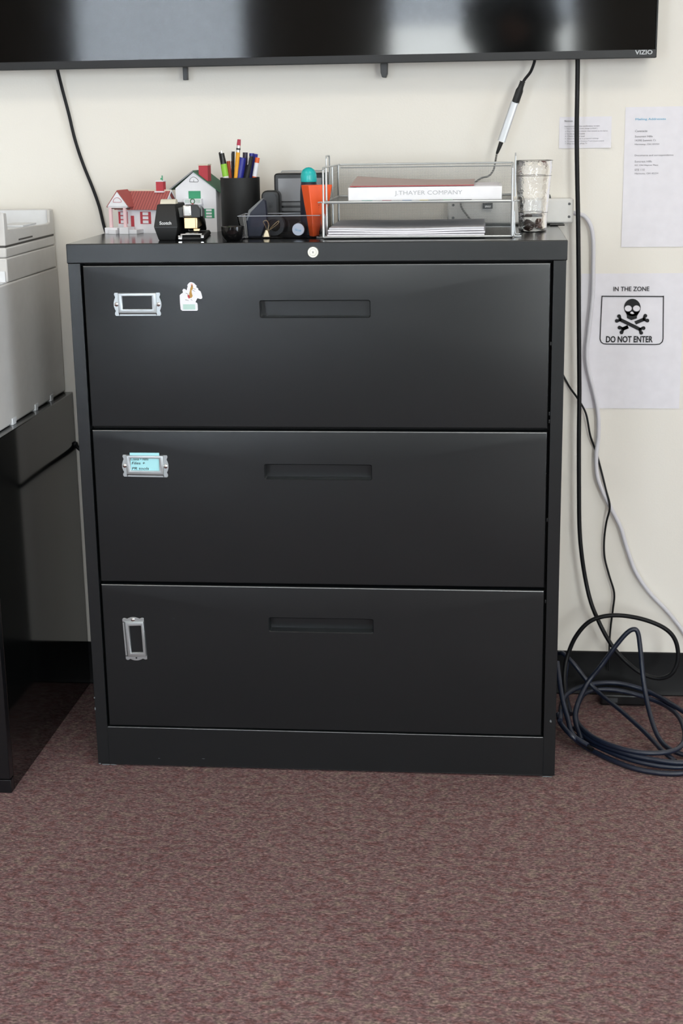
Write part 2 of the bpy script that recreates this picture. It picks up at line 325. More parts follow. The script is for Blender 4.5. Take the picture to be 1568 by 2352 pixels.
def holder(parent, cx, cz, ry, missing=None):
    M = Matrix.Translation((cx, 0, cz)) @ Matrix.Rotation(ry, 4, 'Y')
    m = MB().m(CHROME); m.M = M
    R = lambda u0, u1, v0, v1, y: [(u0, y, v0), (u1, y, v0), (u1, y, v1), (u0, y, v1)]
    m.loft([R(-.0365, .0365, -.0195, .0215, 0), R(-.0355, .0355, -.0155, .0205, -.0042), R(-.0325, .0325, -.0125, .0185, -.0048), R(-.028, .028, -.009, .0155, -.0042), R(-.027, .027, -.008, .0145, -.001)], True, False)
    m.box(-.036, .036, -.0012, 0, -.0215, -.018)
    for s in (-1, 1):
        pts = [(s*.034, .0215), (s*.0425, .0215), (s*.0435, .018), (s*.0415, .013), (s*.0432, .009), (s*.0447, .004), (s*.045, 0), (s*.0447, -.004), (s*.0432, -.009), (s*.0415, -.012), (s*.0435, -.016), (s*.0435, -.019), (s*.0415, -.0215), (s*.034, -.0215)]
        m.prism([(p[0], p[1]) for p in pts], 1, -.0012, 0)
    o = m.build('label_holder', None, parent, .0003, 1)
    for s in (-1, 1):
        if missing == s:
            k = MB().m(INK); k.M = M; k.cyl((s*.0395, -.00125, 0), (s*.0395, -.0014, 0), .0018); k.build('screw_hole', None, parent)
        else:
            k = MB().m(SHINY); k.M = M; k.lathe([(.0042, 0), (.0038, .0012), (.0022, .002), (.0001, .0023)], n=16); 
            k.v = [tuple(M @ Vector((v2[0]+s*.0395, -.0012-v2[2], v2[1]))) for v2 in [M.inverted() @ Vector(v) for v in k.v]]
            k.build('screw', None, parent)
    return o
holder(D1, -.3278, .9258, 0)
holder(D2, -.3283, .6193, math.radians(.6))
holder(D3, -.3663, .2714, math.radians(88), 1)
m = MB().m(mat('cyan_sticky_note', '#a9e2ea', .8)); m.box(-.0285, .0285, -.002, -.0015, -.0085, .026)
m2 = m.build('index_card', None, D2); m2.location = (-.3285, 0, .6193); tag(m2, 'pale cyan paper slip with handwriting')
for s, u, v, wd in [('Coaxial + Hdmi', -.0265, .0138, .034), ('Files +', -.0255, .006, .026), ('PR tools', -.0255, -.0045, .033)]:
    text('handwriting', s, (-.3285+u, -.0023, .6193+v), wd, .0052, INK, D2, align='L', bold=.01, shear=.2)
MB().m(INK).cyl((-.2876, -.0001, .3142), (-.2876, -.0004, .3142), .0022).build('screw_hole', None, D3)
# sticker: white die-cut paper with a small painted figure above a pale green block
def S(u, v): return (-.2467+(u/70)*.0545-.0012*3, .9722-(v/80)*.0635)
out = [(3, 56), (3, 38), (6, 35), (11, 32), (10, 26), (13, 23), (17, 24), (20, 27), (23, 17), (22, 15), (25, 11), (29, 8), (33, 8), (38, 10), (41, 13), (45, 17), (43, 19), (48, 23), (48, 26), (53, 29), (55, 34), (57, 43), (56, 46), (52, 47), (45, 45), (40, 54), (44, 56), (45, 60), (45, 72), (43, 74), (8, 74), (4, 71)]
m = MB().m(WHITEC); m.prism([S(*p) for p in out], 1, -.0004, .0)
m.m(mat('sticker_green', '#b7d4cd', .7)); m.box(*[S(10, 0)[0], S(39, 0)[0]], -.0006, -.0004, S(0, 71)[1], S(0, 59)[1])
m.m(mat('sticker_ochre', '#b58c4b', .7)); m.prism([S(*p) for p in [(33, 14), (36, 18), (35, 24), (32, 27), (32, 32), (34, 40), (30, 45), (26, 42), (26, 34), (28, 28), (29, 22), (31, 18)]], 1, -.0006, -.0004)
m.m(RED); m.prism([S(*p) for p in [(22, 36), (26, 38), (28, 44), (25, 46), (22, 42)]], 1, -.0006, -.0004)
m.m(mat('sticker_pink', '#e8b9a8', .7)); m.prism([S(*p) for p in [(31, 11), (35, 12), (36, 16), (32, 18), (30, 15)]], 1, -.0006, -.0004)
m.m(INK)
for a, b in [((36, 22), (42, 24)), ((34, 26), (40, 29)), ((18, 33), (24, 35)), ((16, 48), (24, 50)), ((29, 47), (33, 50))]:
    (x0, z0), (x1, z1) = S(*a), S(*b); m.prism([(x0, z0), (x1, z1), (x1, z1-.0005), (x0, z0-.0007)], 1, -.0006, -.0004)
tag(m.build('sticker', None, D1), 'white die-cut sticker with an ochre and red figure')

# ================================================================ TELEVISION
tv = thing('television', 'large black flat television hung on the back wall', 'television', (-.08, .40, 1.36))
TX0, TX1 = -.735, .72
MB().box(TX0+.002, TX1-.002, .0, .04, .003, .82).build('housing', BLACKM, tv, .003)
MB().box(TX0+.004, TX1-.004, -.0215, -.0185, .0155, .825).build('screen', TVSCREEN, tv)
m = MB().m(TVBEZEL); m.box(TX0, TX1, -.022, 0, 0, .0155); m.box(TX0, TX1, -.022, 0, .825, .832)
m.box(TX0, TX0+.004, -.022, 0, .0155, .825); m.box(TX1-.0035, TX1, -.022, 0, .0155, .825)
m.build('bezel', None, tv, .001)
text('brand_logo', 'VIZIO', ((0.6150, 0.3778, 1.3704)[0]+.08, -.0223, (0.6150, 0.3778, 1.3704)[2]-1.36), .0335, .0083, mat('logo_silver', '#b9bcc0', .4), tv, bold=.02)
br = MB().m(BLACKP); br.box(*[(-0.3102, 0.4200, 1.3476)[0]+.08, (-0.3003, 0.4200, 1.3474)[0]+.08], .018, .03, (-0.3062, 0.4200, 1.3355)[2]-1.36, .02); br.build('wall_mount_arm', None, tv, .001)
br = MB().m(BLACKP); a, b = (0.0951, 0.4200, 1.3571)[0]+.08, (0.1109, 0.4200, 1.3568)[0]+.08; z = (0.1011, 0.4200, 1.3325)[2]-1.36
br.prism([(a, .02), (b, .02), (b-.001, z+.008), (b-.004, z), (a+.004, z+.001), (a+.001, z+.01)], 1, .012, .032); br.build('wall_mount_arm', None, tv, .001)

# ================================================================ PAPERS ON THE WALL
def sheet(name, label, x0, x1, z0, z1, curl=0):
    t = thing(name, label, 'paper', (x0, WY, z0)); w_, h_ = x1-x0, z1-z0
    N = 10; m = MB().m(PAPER); g = lambda i, j: -.0009-(curl*max(0, (i/N)+(1-j/N)-1.72)**2*9) - .0012*(1-j/N)**2
    f = [(w_*i/N, g(i, j), h_*j/N) for j in range(N+1) for i in range(N+1)]; b = [(x, y+.0003, z) for x, y, z in f]; K = (N+1)**2
    fs = [(j*(N+1)+i, j*(N+1)+i+1, (j+1)*(N+1)+i+1, (j+1)*(N+1)+i) for j in range(N) for i in range(N)]
    ed = [j for j in range(N)]; side = []
    for i in range(N):
        side += [(i, i+1, K+i+1, K+i), (N*(N+1)+i, N*(N+1)+i+1, K+N*(N+1)+i+1, K+N*(N+1)+i), (i*(N+1), (i+1)*(N+1), K+(i+1)*(N+1), K+i*(N+1)), (i*(N+1)+N, (i+1)*(N+1)+N, K+(i+1)*(N+1)+N, K+i*(N+1)+N)]
    m.add(f+b, fs+[tuple(K+q for q in reversed(F)) for F in fs]+side); m.build('paper', None, t); return t, x0, z0
card, cx, cz = sheet('instruction_card', 'small white printed card on the wall behind the thick black cable, lower corner curling', .4575, .5625, 1.1885, 1.2505, .009)
def line(t, ox, oz, s, px, py, wpx, hpx, mt, bold=0):
    X, Y, Z = W_(px, py); text('printed_line', s, (X-ox, -.0024, Z-oz), wpx/1165, hpx/1165, mt, t, align='L', bold=bold)
# the wall plane seen through the lens: two affine rows are enough for the small printed area
def W_(px, py): return (-0.694305806*1+0.000924659246*px+-6.36040286e-05*py+6.30191617e-08*px*py+2.0625356e-09*py*py+-2.46721233e-08*px*px, WY, 1.50244071*1+-2.06674388e-05*px+-0.000852958255*py+2.41032551e-08*px*py+-6.37106006e-08*py*py+2.01658624e-10*px*px)
for s, px, py, wd in [('Notices', 1296, 278, 19), ('Instructions for the conference screen', 1296, 290, 82), ('1. Turn on TV with remote, change to HDMI 1', 1297, 296, 76), ('2. Plug in the display adapter, then connect to the laptop', 1297, 302, 100), ('3. Turn the sound on if needed', 1297, 307.5, 46), ('4. Check volume level', 1297, 313, 46), ('5. Select the display in projector settings', 1297, 319, 79), ('6. To extend, press Windows P and choose extend', 1297, 325, 91), ('7. When done turn off the TV', 1297, 330, 52)]:
    line(card, cx, cz, s, px, py, wd, 3.2 if s != 'Notices' else 3.6, GREYINK if s != 'Notices' else INK)
ad, ax_, az_ = sheet('address_sheet', 'white letter sheet with a blue heading on the upper right of the wall', .5895, .8054, .9885, 1.2679)
for s, px, py, wd, hp, mt in [('Mailing Addresses', 1459, 274.5, 70, 6, BLUEINK), ('Contracts:', 1458, 301, 29, 5, GREYINK), ('Suncrest Hills', 1457.5, 313.5, 41, 4.5, GREYINK), ('14390 Summit Ct', 1457.5, 322.5, 49, 4.5, GREYINK), ('Harmony, OH 43254', 1457, 332, 57, 4.8, GREYINK),
                          ('Documents and correspondence:', 1457, 357.5, 91, 5, GREYINK), ('Suncrest Hills', 1457, 371, 40, 4.5, GREYINK), ('101 Old Haynes Place', 1457, 380, 55, 4.5, GREYINK), ('STE 110', 1457, 390, 23, 4.5, GREYINK), ('Harmony, OH 43254', 1457, 399, 55, 4.8, GREYINK)]:
    line(ad, ax_, az_, s, px, py, wd, hp, mt)
sg, sx_, sz_ = sheet('warning_sheet', 'white sheet reading DO NOT ENTER under a skull and crossed bones', .5095, .7215, .6497, .9341)
line(sg, sx_, sz_, 'IN THE ZONE', 1408, 663.5, 86, 11, INK, .012)
line(sg, sx_, sz_, 'DO NOT ENTER', 1391, 779, 113, 16, INK, .028)
m = MB().m(INK)
def L2(px, py): X, Y, Z = W_(px, py); return (X-sx_, Z-sz_)
def flat(pts, y0=-.0026, y1=-.0022): m.prism([L2(*p) for p in pts], 1, y0, y1)
flat([(1382, 679), (1523, 679.5), (1523, 682), (1382, 681.5)])
def strip(pts, hw):
    P = [Vector(p) for p in pts]; Lp = []; Rp = []
    for i, p in enumerate(P):
        d = (P[min(i+1, len(P)-1)]-P[max(i-1, 0)]).normalized(); n = Vector((-d.y, d.x))*hw; Lp.append(tuple(p+n)); Rp.append(tuple(p-n))
    for i in range(len(P)-1): flat([Lp[i], Lp[i+1], Rp[i+1], Rp[i]])
strip([(1382, 679), (1379, 740), (1377.5, 778), (1379.5, 785), (1385, 789), (1393, 790), (1505, 791), (1514, 790), (1520, 785), (1522, 778), (1523, 679)], 1.1)
def disc(cx, cy, rx, ry, n=28): return [(cx+rx*math.cos(2*math.pi*k/n), cy+ry*math.sin(2*math.pi*k/n)) for k in range(n)]
flat(disc(1451.5, 706, 19, 20)); flat([(1436, 716), (1468, 716), (1462, 726), (1462, 731), (1449, 735), (1439, 730), (1439, 724)])
def bone(a, b, w_=4, knob=(True, True)):
    A, B = Vector(a), Vector(b); d = (B-A).normalized(); n = Vector((-d.y, d.x))
    flat([tuple(A+n*w_), tuple(B+n*w_), tuple(B-n*w_), tuple(A-n*w_)])
    for P, q, kn in ((A, -1, knob[0]), (B, 1, knob[1])):
        if not kn: continue
        for s in (-1, 1): c = P+n*s*6+d*q*4; flat(disc(c.x, c.y, 4.4, 4.4, 12)); 
        flat([tuple(P+n*8), tuple(P+d*q*3), tuple(P-n*8), tuple(P-d*q*6)])
bone((1422, 733), (1471, 757)); bone((1480, 732), (1458, 741.5), 4, (True, False)); bone((1428, 756), (1442, 750), 4, (False, False)); bone((1441, 750.4), (1428, 756), 4, (False, True))
m.m(PAPER)
for c in ((1442, 708), (1461, 708)): flat(disc(c[0], c[1], 8, 6.8), -.0029, -.0026)
flat([(1446, 719), (1449, 715.5), (1452, 715.5), (1456, 720), (1451, 721)], -.0029, -.0026)
m.build('skull_emblem', None, sg)
# the address above uses the printed area of three sheets only

# ================================================================ CABLES AND ADAPTER
def cable(name, label, pts, r, mt, n=10, sub=6, flat=1):
    o = MB().tube(pts, r, n, sub, flat=flat).build(name, mt, sharp=60); return tag(o, label, 'cable')
cable('power_cable', 'thin black cable hanging from the television left end down behind the cabinet', [(-0.5740, 0.4200, 1.3679), (-0.5727, 0.4250, 1.3542), (-0.5692, 0.4350, 1.3223), (-0.5593, 0.4380, 1.2723), (-0.5500, 0.4400, 1.2210), (-0.5361, 0.4400, 1.1718), (-0.5186, 0.4410, 1.1223), (-0.5062, 0.4420, 1.0814), (-0.4954, 0.4435, 1.0284), (-.475,.4465,.98), (-.46,.4475,.9)], .0034, CABLE)
cable('floor_cable', 'black cable crossing the wall gap between the stand and the cabinet', [(-.72, .425, .56), (-.66, .43, .585), (-0.6012, 0.4350, 0.5583), (-0.5885, 0.4380, 0.5695), (-0.5775, 0.4410, 0.5532), (-.5,.447,.50), (-.42,.4485,.44)], .0042, CABLE)
cable('television_cable', 'thick black cable hanging from the television right side and looping near the floor', [(0.4886, 0.4050, 1.3633), (0.4892, 0.4050, 1.3368), (0.4897, 0.4050, 1.2825), (0.4903, 0.4050, 1.2235), (0.4933, 0.4050, 1.1382), (0.4972, 0.4050, 1.0517), (0.5003, 0.4050, 0.9639), (0.5045, 0.4050, 0.8298), (0.5089, 0.4050, 0.6927), (0.5103, 0.4050, 0.5996), (0.5127, 0.4050, 0.5051), (0.5160, 0.4050, 0.4092), (0.5211, 0.4020, 0.3499), (0.5309, 0.4000, 0.2890), (0.5448, 0.3900, 0.2332), (0.5649, 0.3800, 0.1874), (0.5837, 0.3700, 0.1544), (0.5998, 0.3650, 0.1327), (0.6233, 0.3600, 0.1091), (0.6527, 0.3500, 0.0895), (0.6870, 0.3400, 0.0821), (0.7129, 0.3300, 0.0954), (0.7262, 0.3300, 0.1273), (0.7209, 0.3300, 0.1684), (0.6997, 0.3300, 0.1963), (0.6587, 0.3350, 0.2142), (0.6087, 0.3400, 0.2224), (0.5676, 0.3400, 0.2197), (0.5359, 0.3400, 0.2054), (0.5109, 0.3400, 0.1735), (0.4961, 0.3400, 0.1356), (0.4889, 0.3300, 0.1044), (0.4878, 0.3100, 0.0673), (0.4907, 0.2400, 0.0361), (0.5006, 0.1500, 0.0256), (0.5352, 0.1085, 0.0140)], .0047, CABLE, 12)
cable('thin_black_cable', 'thin black cable coming from behind the cabinet and crossing the white cable', [(.44,.4485,.79), (0.4805, 0.4455, 0.7136), (0.4924, 0.4360, 0.6938), (0.5071, 0.4300, 0.6743), (0.5256, 0.4340, 0.6409), (0.5362, 0.4370, 0.5932), (0.5496, 0.4435, 0.5567), (0.5619, 0.4445, 0.5154), (0.5726, 0.4350, 0.4745), (0.5814, 0.4280, 0.4397), (0.5756, 0.4350, 0.4019), (0.5724, 0.4380, 0.3619), (0.5745, 0.4380, 0.3225), (0.5850, 0.4380, 0.2831), (0.5976, 0.4380, 0.2414), (0.5959, 0.4380, 0.2033), (0.5924, 0.4380, 0.1629), (0.5906, 0.4350, 0.1234), (0.5910, 0.4300, 0.0640)], .0022, CABLE, 8)
cable('white_cable', 'white cable curving from the white box down to the right along the wall', [(0.4845, 0.4360, 1.0605), (0.4970, 0.4360, 1.0578), (0.5122, 0.4360, 1.0523), (0.5251, 0.4360, 1.0337), (0.5312, 0.4360, 1.0036), (0.5327, 0.4370, 0.9519), (0.5327, 0.4370, 0.8891), (0.5274, 0.4370, 0.8164), (0.5242, 0.4370, 0.7687), (0.5298, 0.4370, 0.7290), (0.5429, 0.4370, 0.6825), (0.5514, 0.4370, 0.6404), (0.5536, 0.4370, 0.5933), (0.5501, 0.4360, 0.5507), (0.5533, 0.4360, 0.5058), (0.5673, 0.4360, 0.4674), (0.5850, 0.4360, 0.4328), (0.6068, 0.4370, 0.3900), (0.6225, 0.4380, 0.3409), (0.6429, 0.4380, 0.2889), (0.6745, 0.4380, 0.2427), (0.7116, 0.4380, 0.2033), (0.7492, 0.4380, 0.1558), (0.7905, 0.4300, 0.0887), (.79, .40, .05), (.86, .36, .006), (.98, .33, .006)], .0045, WCABLE, 10)
# adapter hanging from the television
adp = thing('display_adapter', 'silver cable adapter hanging from the television on a short black lead', 'adapter', (0.3518, 0.4000, 1.2425))
def rel(pts, o): return [tuple(Vector(p)-Vector(o)) for p in pts]
AO = (0.3518, 0.4000, 1.2425)
MB().tube(rel([(0.4042, 0.3950, 1.3637), (0.4027, 0.3950, 1.3546), (0.3962, 0.3980, 1.3382), (0.3853, 0.4000, 1.3244), (0.3794, 0.4000, 1.3144)], AO), .0029, 8).build('lead', CABLE, adp)
m = MB(); a = Vector((0.3810, 0.4000, 1.3203))-Vector(AO); b = Vector((0.3669, 0.4000, 1.2794))-Vector(AO); d = (b-a)
for k in range(4): m.cyl(tuple(a+d*(k*.07)), tuple(a+d*(k*.07+.045)), .0058, .0058, 12)
m.tube([tuple(a), tuple(a+d*.3), tuple(a+d*.45), tuple(a+d*.7), tuple(b)], lambda t: .0042+.0042*min(1, t*2.2), 12, 4, flat=.8); m.build('plug', BLACKM, adp)
a = Vector((0.3660, 0.4000, 1.2811))-Vector(AO); b = Vector((0.3401, 0.4000, 1.2045))-Vector(AO); u = (b-a).normalized(); sd = Vector((-u.z, 0, u.x))
m = MB().m(mat('silver_plastic', '#c5c7ca', .35, .3)); hwid = .0078
rr = [(c*hwid, s_*.0055) for c, s_ in [(math.copysign(abs(math.cos(t))**.5, math.cos(t)), math.copysign(abs(math.sin(t))**.5, math.sin(t))) for t in [i*math.pi/10 for i in range(20)]]]
m.loft([[tuple(p+sd*c+Vector((0, s_, 0))) for c, s_ in rr] for p in (a, b)]); m.build('body', None, adp)
m = MB(); m.tube(rel([(0.3401, 0.4000, 1.2036), (0.3350, 0.4000, 1.1900), (0.3316, 0.4020, 1.1815)], AO), lambda t: .0045-.0018*t, 10); m.build('strain_relief', BLACKM, adp)
MB().tube(rel([(0.3316, 0.4020, 1.1832), (0.3283, 0.4050, 1.1643), (0.3250, 0.4080, 1.1488), (0.3154, 0.4100, 1.1367), (0.2960, 0.4100, 1.1300), (0.2696, 0.4100, 1.1060), (0.2591, 0.4100, 1.0799), (0.2744, 0.4080, 1.0553), (0.2897, 0.4050, 1.0395), (.27,.40,1.0395)], AO), .0019, 8).build('braided_cable', stripe_mat('braid', '#8d8b86', '#4a4946', 2, .0042, .5), adp)

# white power strip behind the tray
ps = thing('power_strip', 'white box-shaped power strip fixed to the wall just above the cabinet top', 'power strip', (.37, .423, 1.048))
x0 = (0.2314, 0.4150, 1.0623)[0]-.37; x1 = (0.4888, 0.4150, 1.0599)[0]-.37; z1 = (0.4643, 0.4150, 1.0898)[2]-1.048; z0 = (0.4654, 0.4150, 1.0400)[2]-1.048
MB().box(x0, x1, -.005, .027, z0, z1).build('housing', WHITEP, ps, .004, 3)
for x in (x0+.012, x1-.009):
    for z in (z0+.013, z1-.011):
        k = MB().m(GREYP); k.cyl((x, -.0052, z), (x, -.0068, z), .0028, .0022, 12); k.m(INK); k.box(x-.0022, x+.0022, -.0072, -.0066, z-.0004, z+.0004); k.build('screw', None, ps)
k = MB().m(BLACKP); k.box((0.3035, 0.4150, 1.0774)[0]-.37, (0.3240, 0.4150, 1.0772)[0]-.37, -.012, -.004, (0.3125, 0.4150, 1.0712)[2]-1.048, (0.3124, 0.4150, 1.0826)[2]-1.048); k.m(SHINY); k.box((0.3080, 0.4150, 1.0774)[0]-.37, (0.3204, 0.4150, 1.0773)[0]-.37, -.0135, -.011, (0.3125, 0.4150, 1.0738)[2]-1.048, (0.3124, 0.4150, 1.0773)[2]-1.048); k.build('switch', None, ps)
k = MB().m(BLACKP); k.box((0.4402, 0.4000, 1.0350)[0]-.37, (0.4701, 0.4000, 1.0348)[0]-.37, -.035, .01, H-1.048, z0-.0005); k.build('mounting_foot', None, ps, .002)
k = MB().m(BLACKP); k.cyl(((0.4414, 0.4150, 1.0900)[0]-.37, .01, z1-.002), ((0.4378, 0.4150, 1.0961)[0]-.37, .012, z1+.0065), .0026, .0035, 10); k.build('thumb_screw', None, ps)

# coiled cable heap on the floor
m = MB().m(NAVYC); R_ = .0052
m.tube([(0.4696, 0.2000, 0.0520), (0.4747, 0.1700, 0.0433), (0.4941, 0.1300, 0.0340), (0.5241, 0.1369, 0.0070), (0.5681, 0.0817, 0.0060), (0.6156, 0.0390, 0.0060), (0.6643, 0.0219, 0.0060), (0.7109, 0.0269, 0.0060), (0.7700, 0.0613, 0.0060), (0.8364, 0.1612, 0.0060)], R_, 10)
m.tube([(0.5080, 0.1823, 0.0120), (0.5495, 0.1270, 0.0120), (0.5951, 0.0784, 0.0120), (0.6499, 0.0464, 0.0120), (0.7081, 0.0399, 0.0120), (0.7708, 0.0687, 0.0120), (0.8305, 0.1536, 0.0120)], R_, 10)
m.tube([(0.5033, 0.1996, 0.0220), (0.5368, 0.1361, 0.0220), (0.5852, 0.0870, 0.0220), (0.6336, 0.0562, 0.0220), (0.7074, 0.0382, 0.0220), (0.7809, 0.0828, 0.0200), (0.8270, 0.1612, 0.0200)], R_, 10)
m.tube([(0.5098, 0.2561, 0.0300), (0.5152, 0.1905, 0.0300), (0.5461, 0.1226, 0.0300), (0.6009, 0.0740, 0.0300), (0.6509, 0.0624, 0.0300), (0.6972, 0.0823, 0.0300), (0.7217, 0.1424, 0.0300), (0.7232, 0.2286, 0.0350), (0.7053, 0.3200, 0.0267), (0.6632, 0.3600, 0.0307), (0.6082, 0.3750, 0.0386), (0.5613, 0.3750, 0.0396), (0.5301, 0.3550, 0.0335)], R_, 10, closed=True)
m.tube([(0.4727, 0.1700, 0.0500), (0.4798, 0.2500, 0.0563), (0.4958, 0.3000, 0.0595), (0.5337, 0.3600, 0.0539), (0.5823, 0.3850, 0.0524), (0.6275, 0.3850, 0.0484), (0.6815, 0.3600, 0.0382), (0.7336, 0.2700, 0.0358), (0.7803, 0.2000, 0.0214), (0.8251, 0.1467, 0.0120)], R_, 10)
m.tube([(0.4788, 0.4000, 0.1135), (0.4887, 0.3900, 0.1153), (0.5125, 0.3700, 0.0970), (0.5361, 0.3600, 0.0691), (0.5662, 0.3400, 0.0434), (0.5996, 0.2700, 0.0384), (0.6376, 0.1900, 0.0295), (0.6592, 0.1400, 0.0227), (0.6711, 0.0900, 0.0240), (0.6940, 0.0635, 0.0140)], R_*.95, 10)
m.tube([(0.5152, 0.1416, 0.0200), (0.5063, 0.2300, 0.0406), (0.5322, 0.3000, 0.0772), (0.5638, 0.3100, 0.1195), (0.5900, 0.3100, 0.1602), (0.6117, 0.3100, 0.1899), (0.6268, 0.3100, 0.2018), (0.6378, 0.3100, 0.1962), (0.6440, 0.3050, 0.1611), (0.6511, 0.2900, 0.0985), (0.6598, 0.2500, 0.0480), (0.6711, 0.1700, 0.0216), (0.6920, 0.1200, 0.0133), (0.7328, 0.1000, 0.0063)], R_, 10)
m.tube([(0.4704, 0.3000, 0.1300), (0.4742, 0.2700, 0.1022), (0.4794, 0.2300, 0.0740), (0.4889, 0.1900, 0.0469), (0.4973, 0.1400, 0.0317), (0.5268, 0.1159, 0.0200)], R_, 10)
m.tube([(0.4961, 0.3800, 0.1009), (0.4911, 0.3600, 0.0681), (0.4932, 0.3300, 0.0396), (0.4991, 0.2600, 0.0281)], R_, 10)
tag(m.build('coiled_cable', None, sharp=60), 'heap of dark blue braided cable coiled on the carpet right of the cabinet', 'cable')
pb = thing('power_brick', 'black power brick lying against the baseboard behind the coiled cable', 'power adapter', ((0.6194, 0.4372, 0.0000)[0], .40, 0))
MB().box(-.05, .05, -.02, .03, .0, .028).build('housing', BLACKP, pb, .006, 3)
MB().box(-.03, -.012, -.0206, -.0198, .009, .019).build('label_plate', DGREYP, pb)
# ================================================================ PRINTER AND ITS STAND
st = thing('printer_stand', 'glossy black storage stand under the white printer', 'cabinet', (-.87, .15, 0))
MB().box(-.28, .28, -.27, .2955, .0, .683).build('body', STANDM, st, .0015)
for x0, x1 in ((-.28, -.002), (.002, .28)): MB().box(x0, x1, -.291, -.271, .03, .68).build('door', STANDF, st, .0015)
MB().box(-.28, .28, -.288, -.271, .0, .027).build('kick_plate', STANDF, st, .001)
pr = thing('office_printer', 'large white multifunction office printer at the left edge, on the black stand', 'printer', (-.606, .45, .69))
SX = -.62
MB().box(SX, 0, -.505, -.004, -.0055, .2655).build('lower_body', PRW, pr, .004, 2)
MB().box(SX, 0, -.343, -.012, .266, .3125).build('paper_deck', PRW, pr, .003)
MB().box(SX, 0, -.343, -.012, .3132, .3325).build('scanner_bed', PRW, pr, .003)
m = MB().m(SEAM); m.box(SX+.002, -.0015, -.341, -.014, .3325, .336); m.build('seam', None, pr)
# document feeder: side wall with sloping cut-out, hollow tray behind it
m = MB().m(PRW)
m.prism([(-.343, .336), (-.343, .398), (-.325, .397), (-.322, .365), (-.058, .36), (-.04, .362), (-.038, .3875), (-.012, .3885), (-.012, .336)], 0, -.006, 0)
m.box(SX, -.006, -.343, -.325, .336, .398); m.box(SX, -.006, -.022, -.012, .336, .3885); m.box(SX, -.006, -.325, -.022, .336, .345)
m.m(PRI); m.prism([(-.325, .345), (-.325, .356), (-.03, .352), (-.022, .3875), (-.022, .345)], 0, SX, -.0062)
m.build('document_feeder', None, pr, .0015)
MB().box(SX, -.075, -.325, -.16, .379, .389).build('paper_tray', mat('printer_grey', '#b6b6b0', .5), pr, .002)
MB().box(-.05, -.002, -.22, -.13, .3635, .3675).build('paper_guide', PRI, pr, .001)
MB().box(-.002, .0008, -.26, -.17, .3405, .3435).build('release_slot', SEAM, pr)
MB().box(-.12, -.017, -.3445, -.3425, .342, .375).build('display', mat('blue_display', '#14233f', .2), pr)
m = MB().m(PRI); m.box(-.12, -.002, -.41, -.3435, .2656, .2675); m.box(-.03, -.004, -.3465, -.3435, .267, .288); m.build('output_tray', None, pr, .001)
for y0, y1 in ((-.12, -.10), (-.23, -.21), (-.38, -.355)):
    m = MB().m(PRI); m.prism([(y0, .006), (y1, .006), (y1-.006, -.0066), (y0, -.0066)], 0, -.012, .0022); m.build('foot', None, pr)

# ================================================================ ON TOP OF THE CABINET
# ---- red-roofed paper house
h1 = thing('paper_house', 'small white card house with a striped red roof and a porch', 'model house', (-.378, .305, H), math.radians(-14), 'paper model houses')
REDROOF = stripe_mat('striped_red_card', '#b4625e', '#7b4040', 0, .0062, .22)
PINK = mat('pink_card', '#e9c8cc', .8)
m = MB().m(WHITEC); m.box(-.048, .052, -.022, .038, 0, .05)
for s in (-.048, .052): m.prism([(-.022, .05), (.038, .05), (.008, .08)], 0, *sorted((s, s-.002*math.copysign(1, s))))
m.build('walls', None, h1)
m = MB().m(REDROOF); m.loft([[(x, -.030, .0475), (x, .008, .0835), (x, .046, .0475), (x, .046, .046), (x, .008, .0815), (x, -.030, .046)] for x in (-.052, .058)]); m.m(CREAM)
m.loft([[(x, .006, .0842), (x, .012, .0842), (x, .012, .081), (x, .006, .081)] for x in (-.052, .058)])
m.m(WHITEC); m.loft([[(x, -.030, .0476), (x, .008, .0838), (x, .008, .081), (x, -.030, .0455)] for x in (.058, .0592)]); m.loft([[(x, .046, .0476), (x, .008, .0838), (x, .008, .081), (x, .046, .0455)] for x in (.058, .0592)])
m.build('roof', None, h1)
m = MB().m(WHITEC); m.prism([(-.058, .053), (-.012, .053), (-.035, .082)], 1, -.047, -.045)
m.box(-.056, -.014, -.047, -.02, .051, .054); m.m(mat('dark_eave', '#6b5350', .8)); m.box(-.054, -.016, -.0465, -.022, .0485, .051)
m.m(mat('red_card_roof', '#a9534f', .8)); m.loft([[(-.06, y, .0515), (-.035, y, .0835), (-.01, y, .0515), (-.01, y, .0535), (-.035, y, .0855), (-.06, y, .0535)] for y in (-.046, -.0)])
m.m(PINK)
for x in (-.052, -.02): m.box(x-.003, x+.003, -.047, -.042, .012, .052)
m.m(RED); m.tube([(-.044+.0, -.0474, .062), (-.042, -.0474, .068), (-.035, -.0474, .071), (-.028, -.0474, .068), (-.026, -.0474, .062), (-.044, -.0474, .062)], .0004, 4, 3)
m.build('porch', None, h1)
m = MB().m(WHITEC); m.box(-.062, -.034, -.055, -.03, 0, .012); m.box(-.05, -.034, -.062, -.055, 0, .008); m.box(-.028, -.008, -.058, -.03, 0, .013); m.box(-.008, .008, -.052, -.022, 0, .008); m.build('steps', None, h1, .0005)
def shut(m, x0, x1, z0, z1, y, mt):
    m.m(mt); m.box(x0, x1, y-.0006, y, z0, z1); m.m(WHITEC); c = (x0+x1)/2; w_ = (x1-x0)*.26; hh = (z1-z0)/3
    for k in range(3): m.box(c-w_, c+w_, y-.001, y-.0005, z0+k*hh+.0012, z0+(k+1)*hh-.001)
m = MB(); shut(m, -.047, -.026, .018, .042, -.022, RED); m.build('window', None, h1)
m = MB(); shut(m, .002, .026, .018, .042, -.022, RED); m.build('window', None, h1)
MB().box(-.019, -.012, -.023, -.022, .006, .034).build('door', RED, h1)
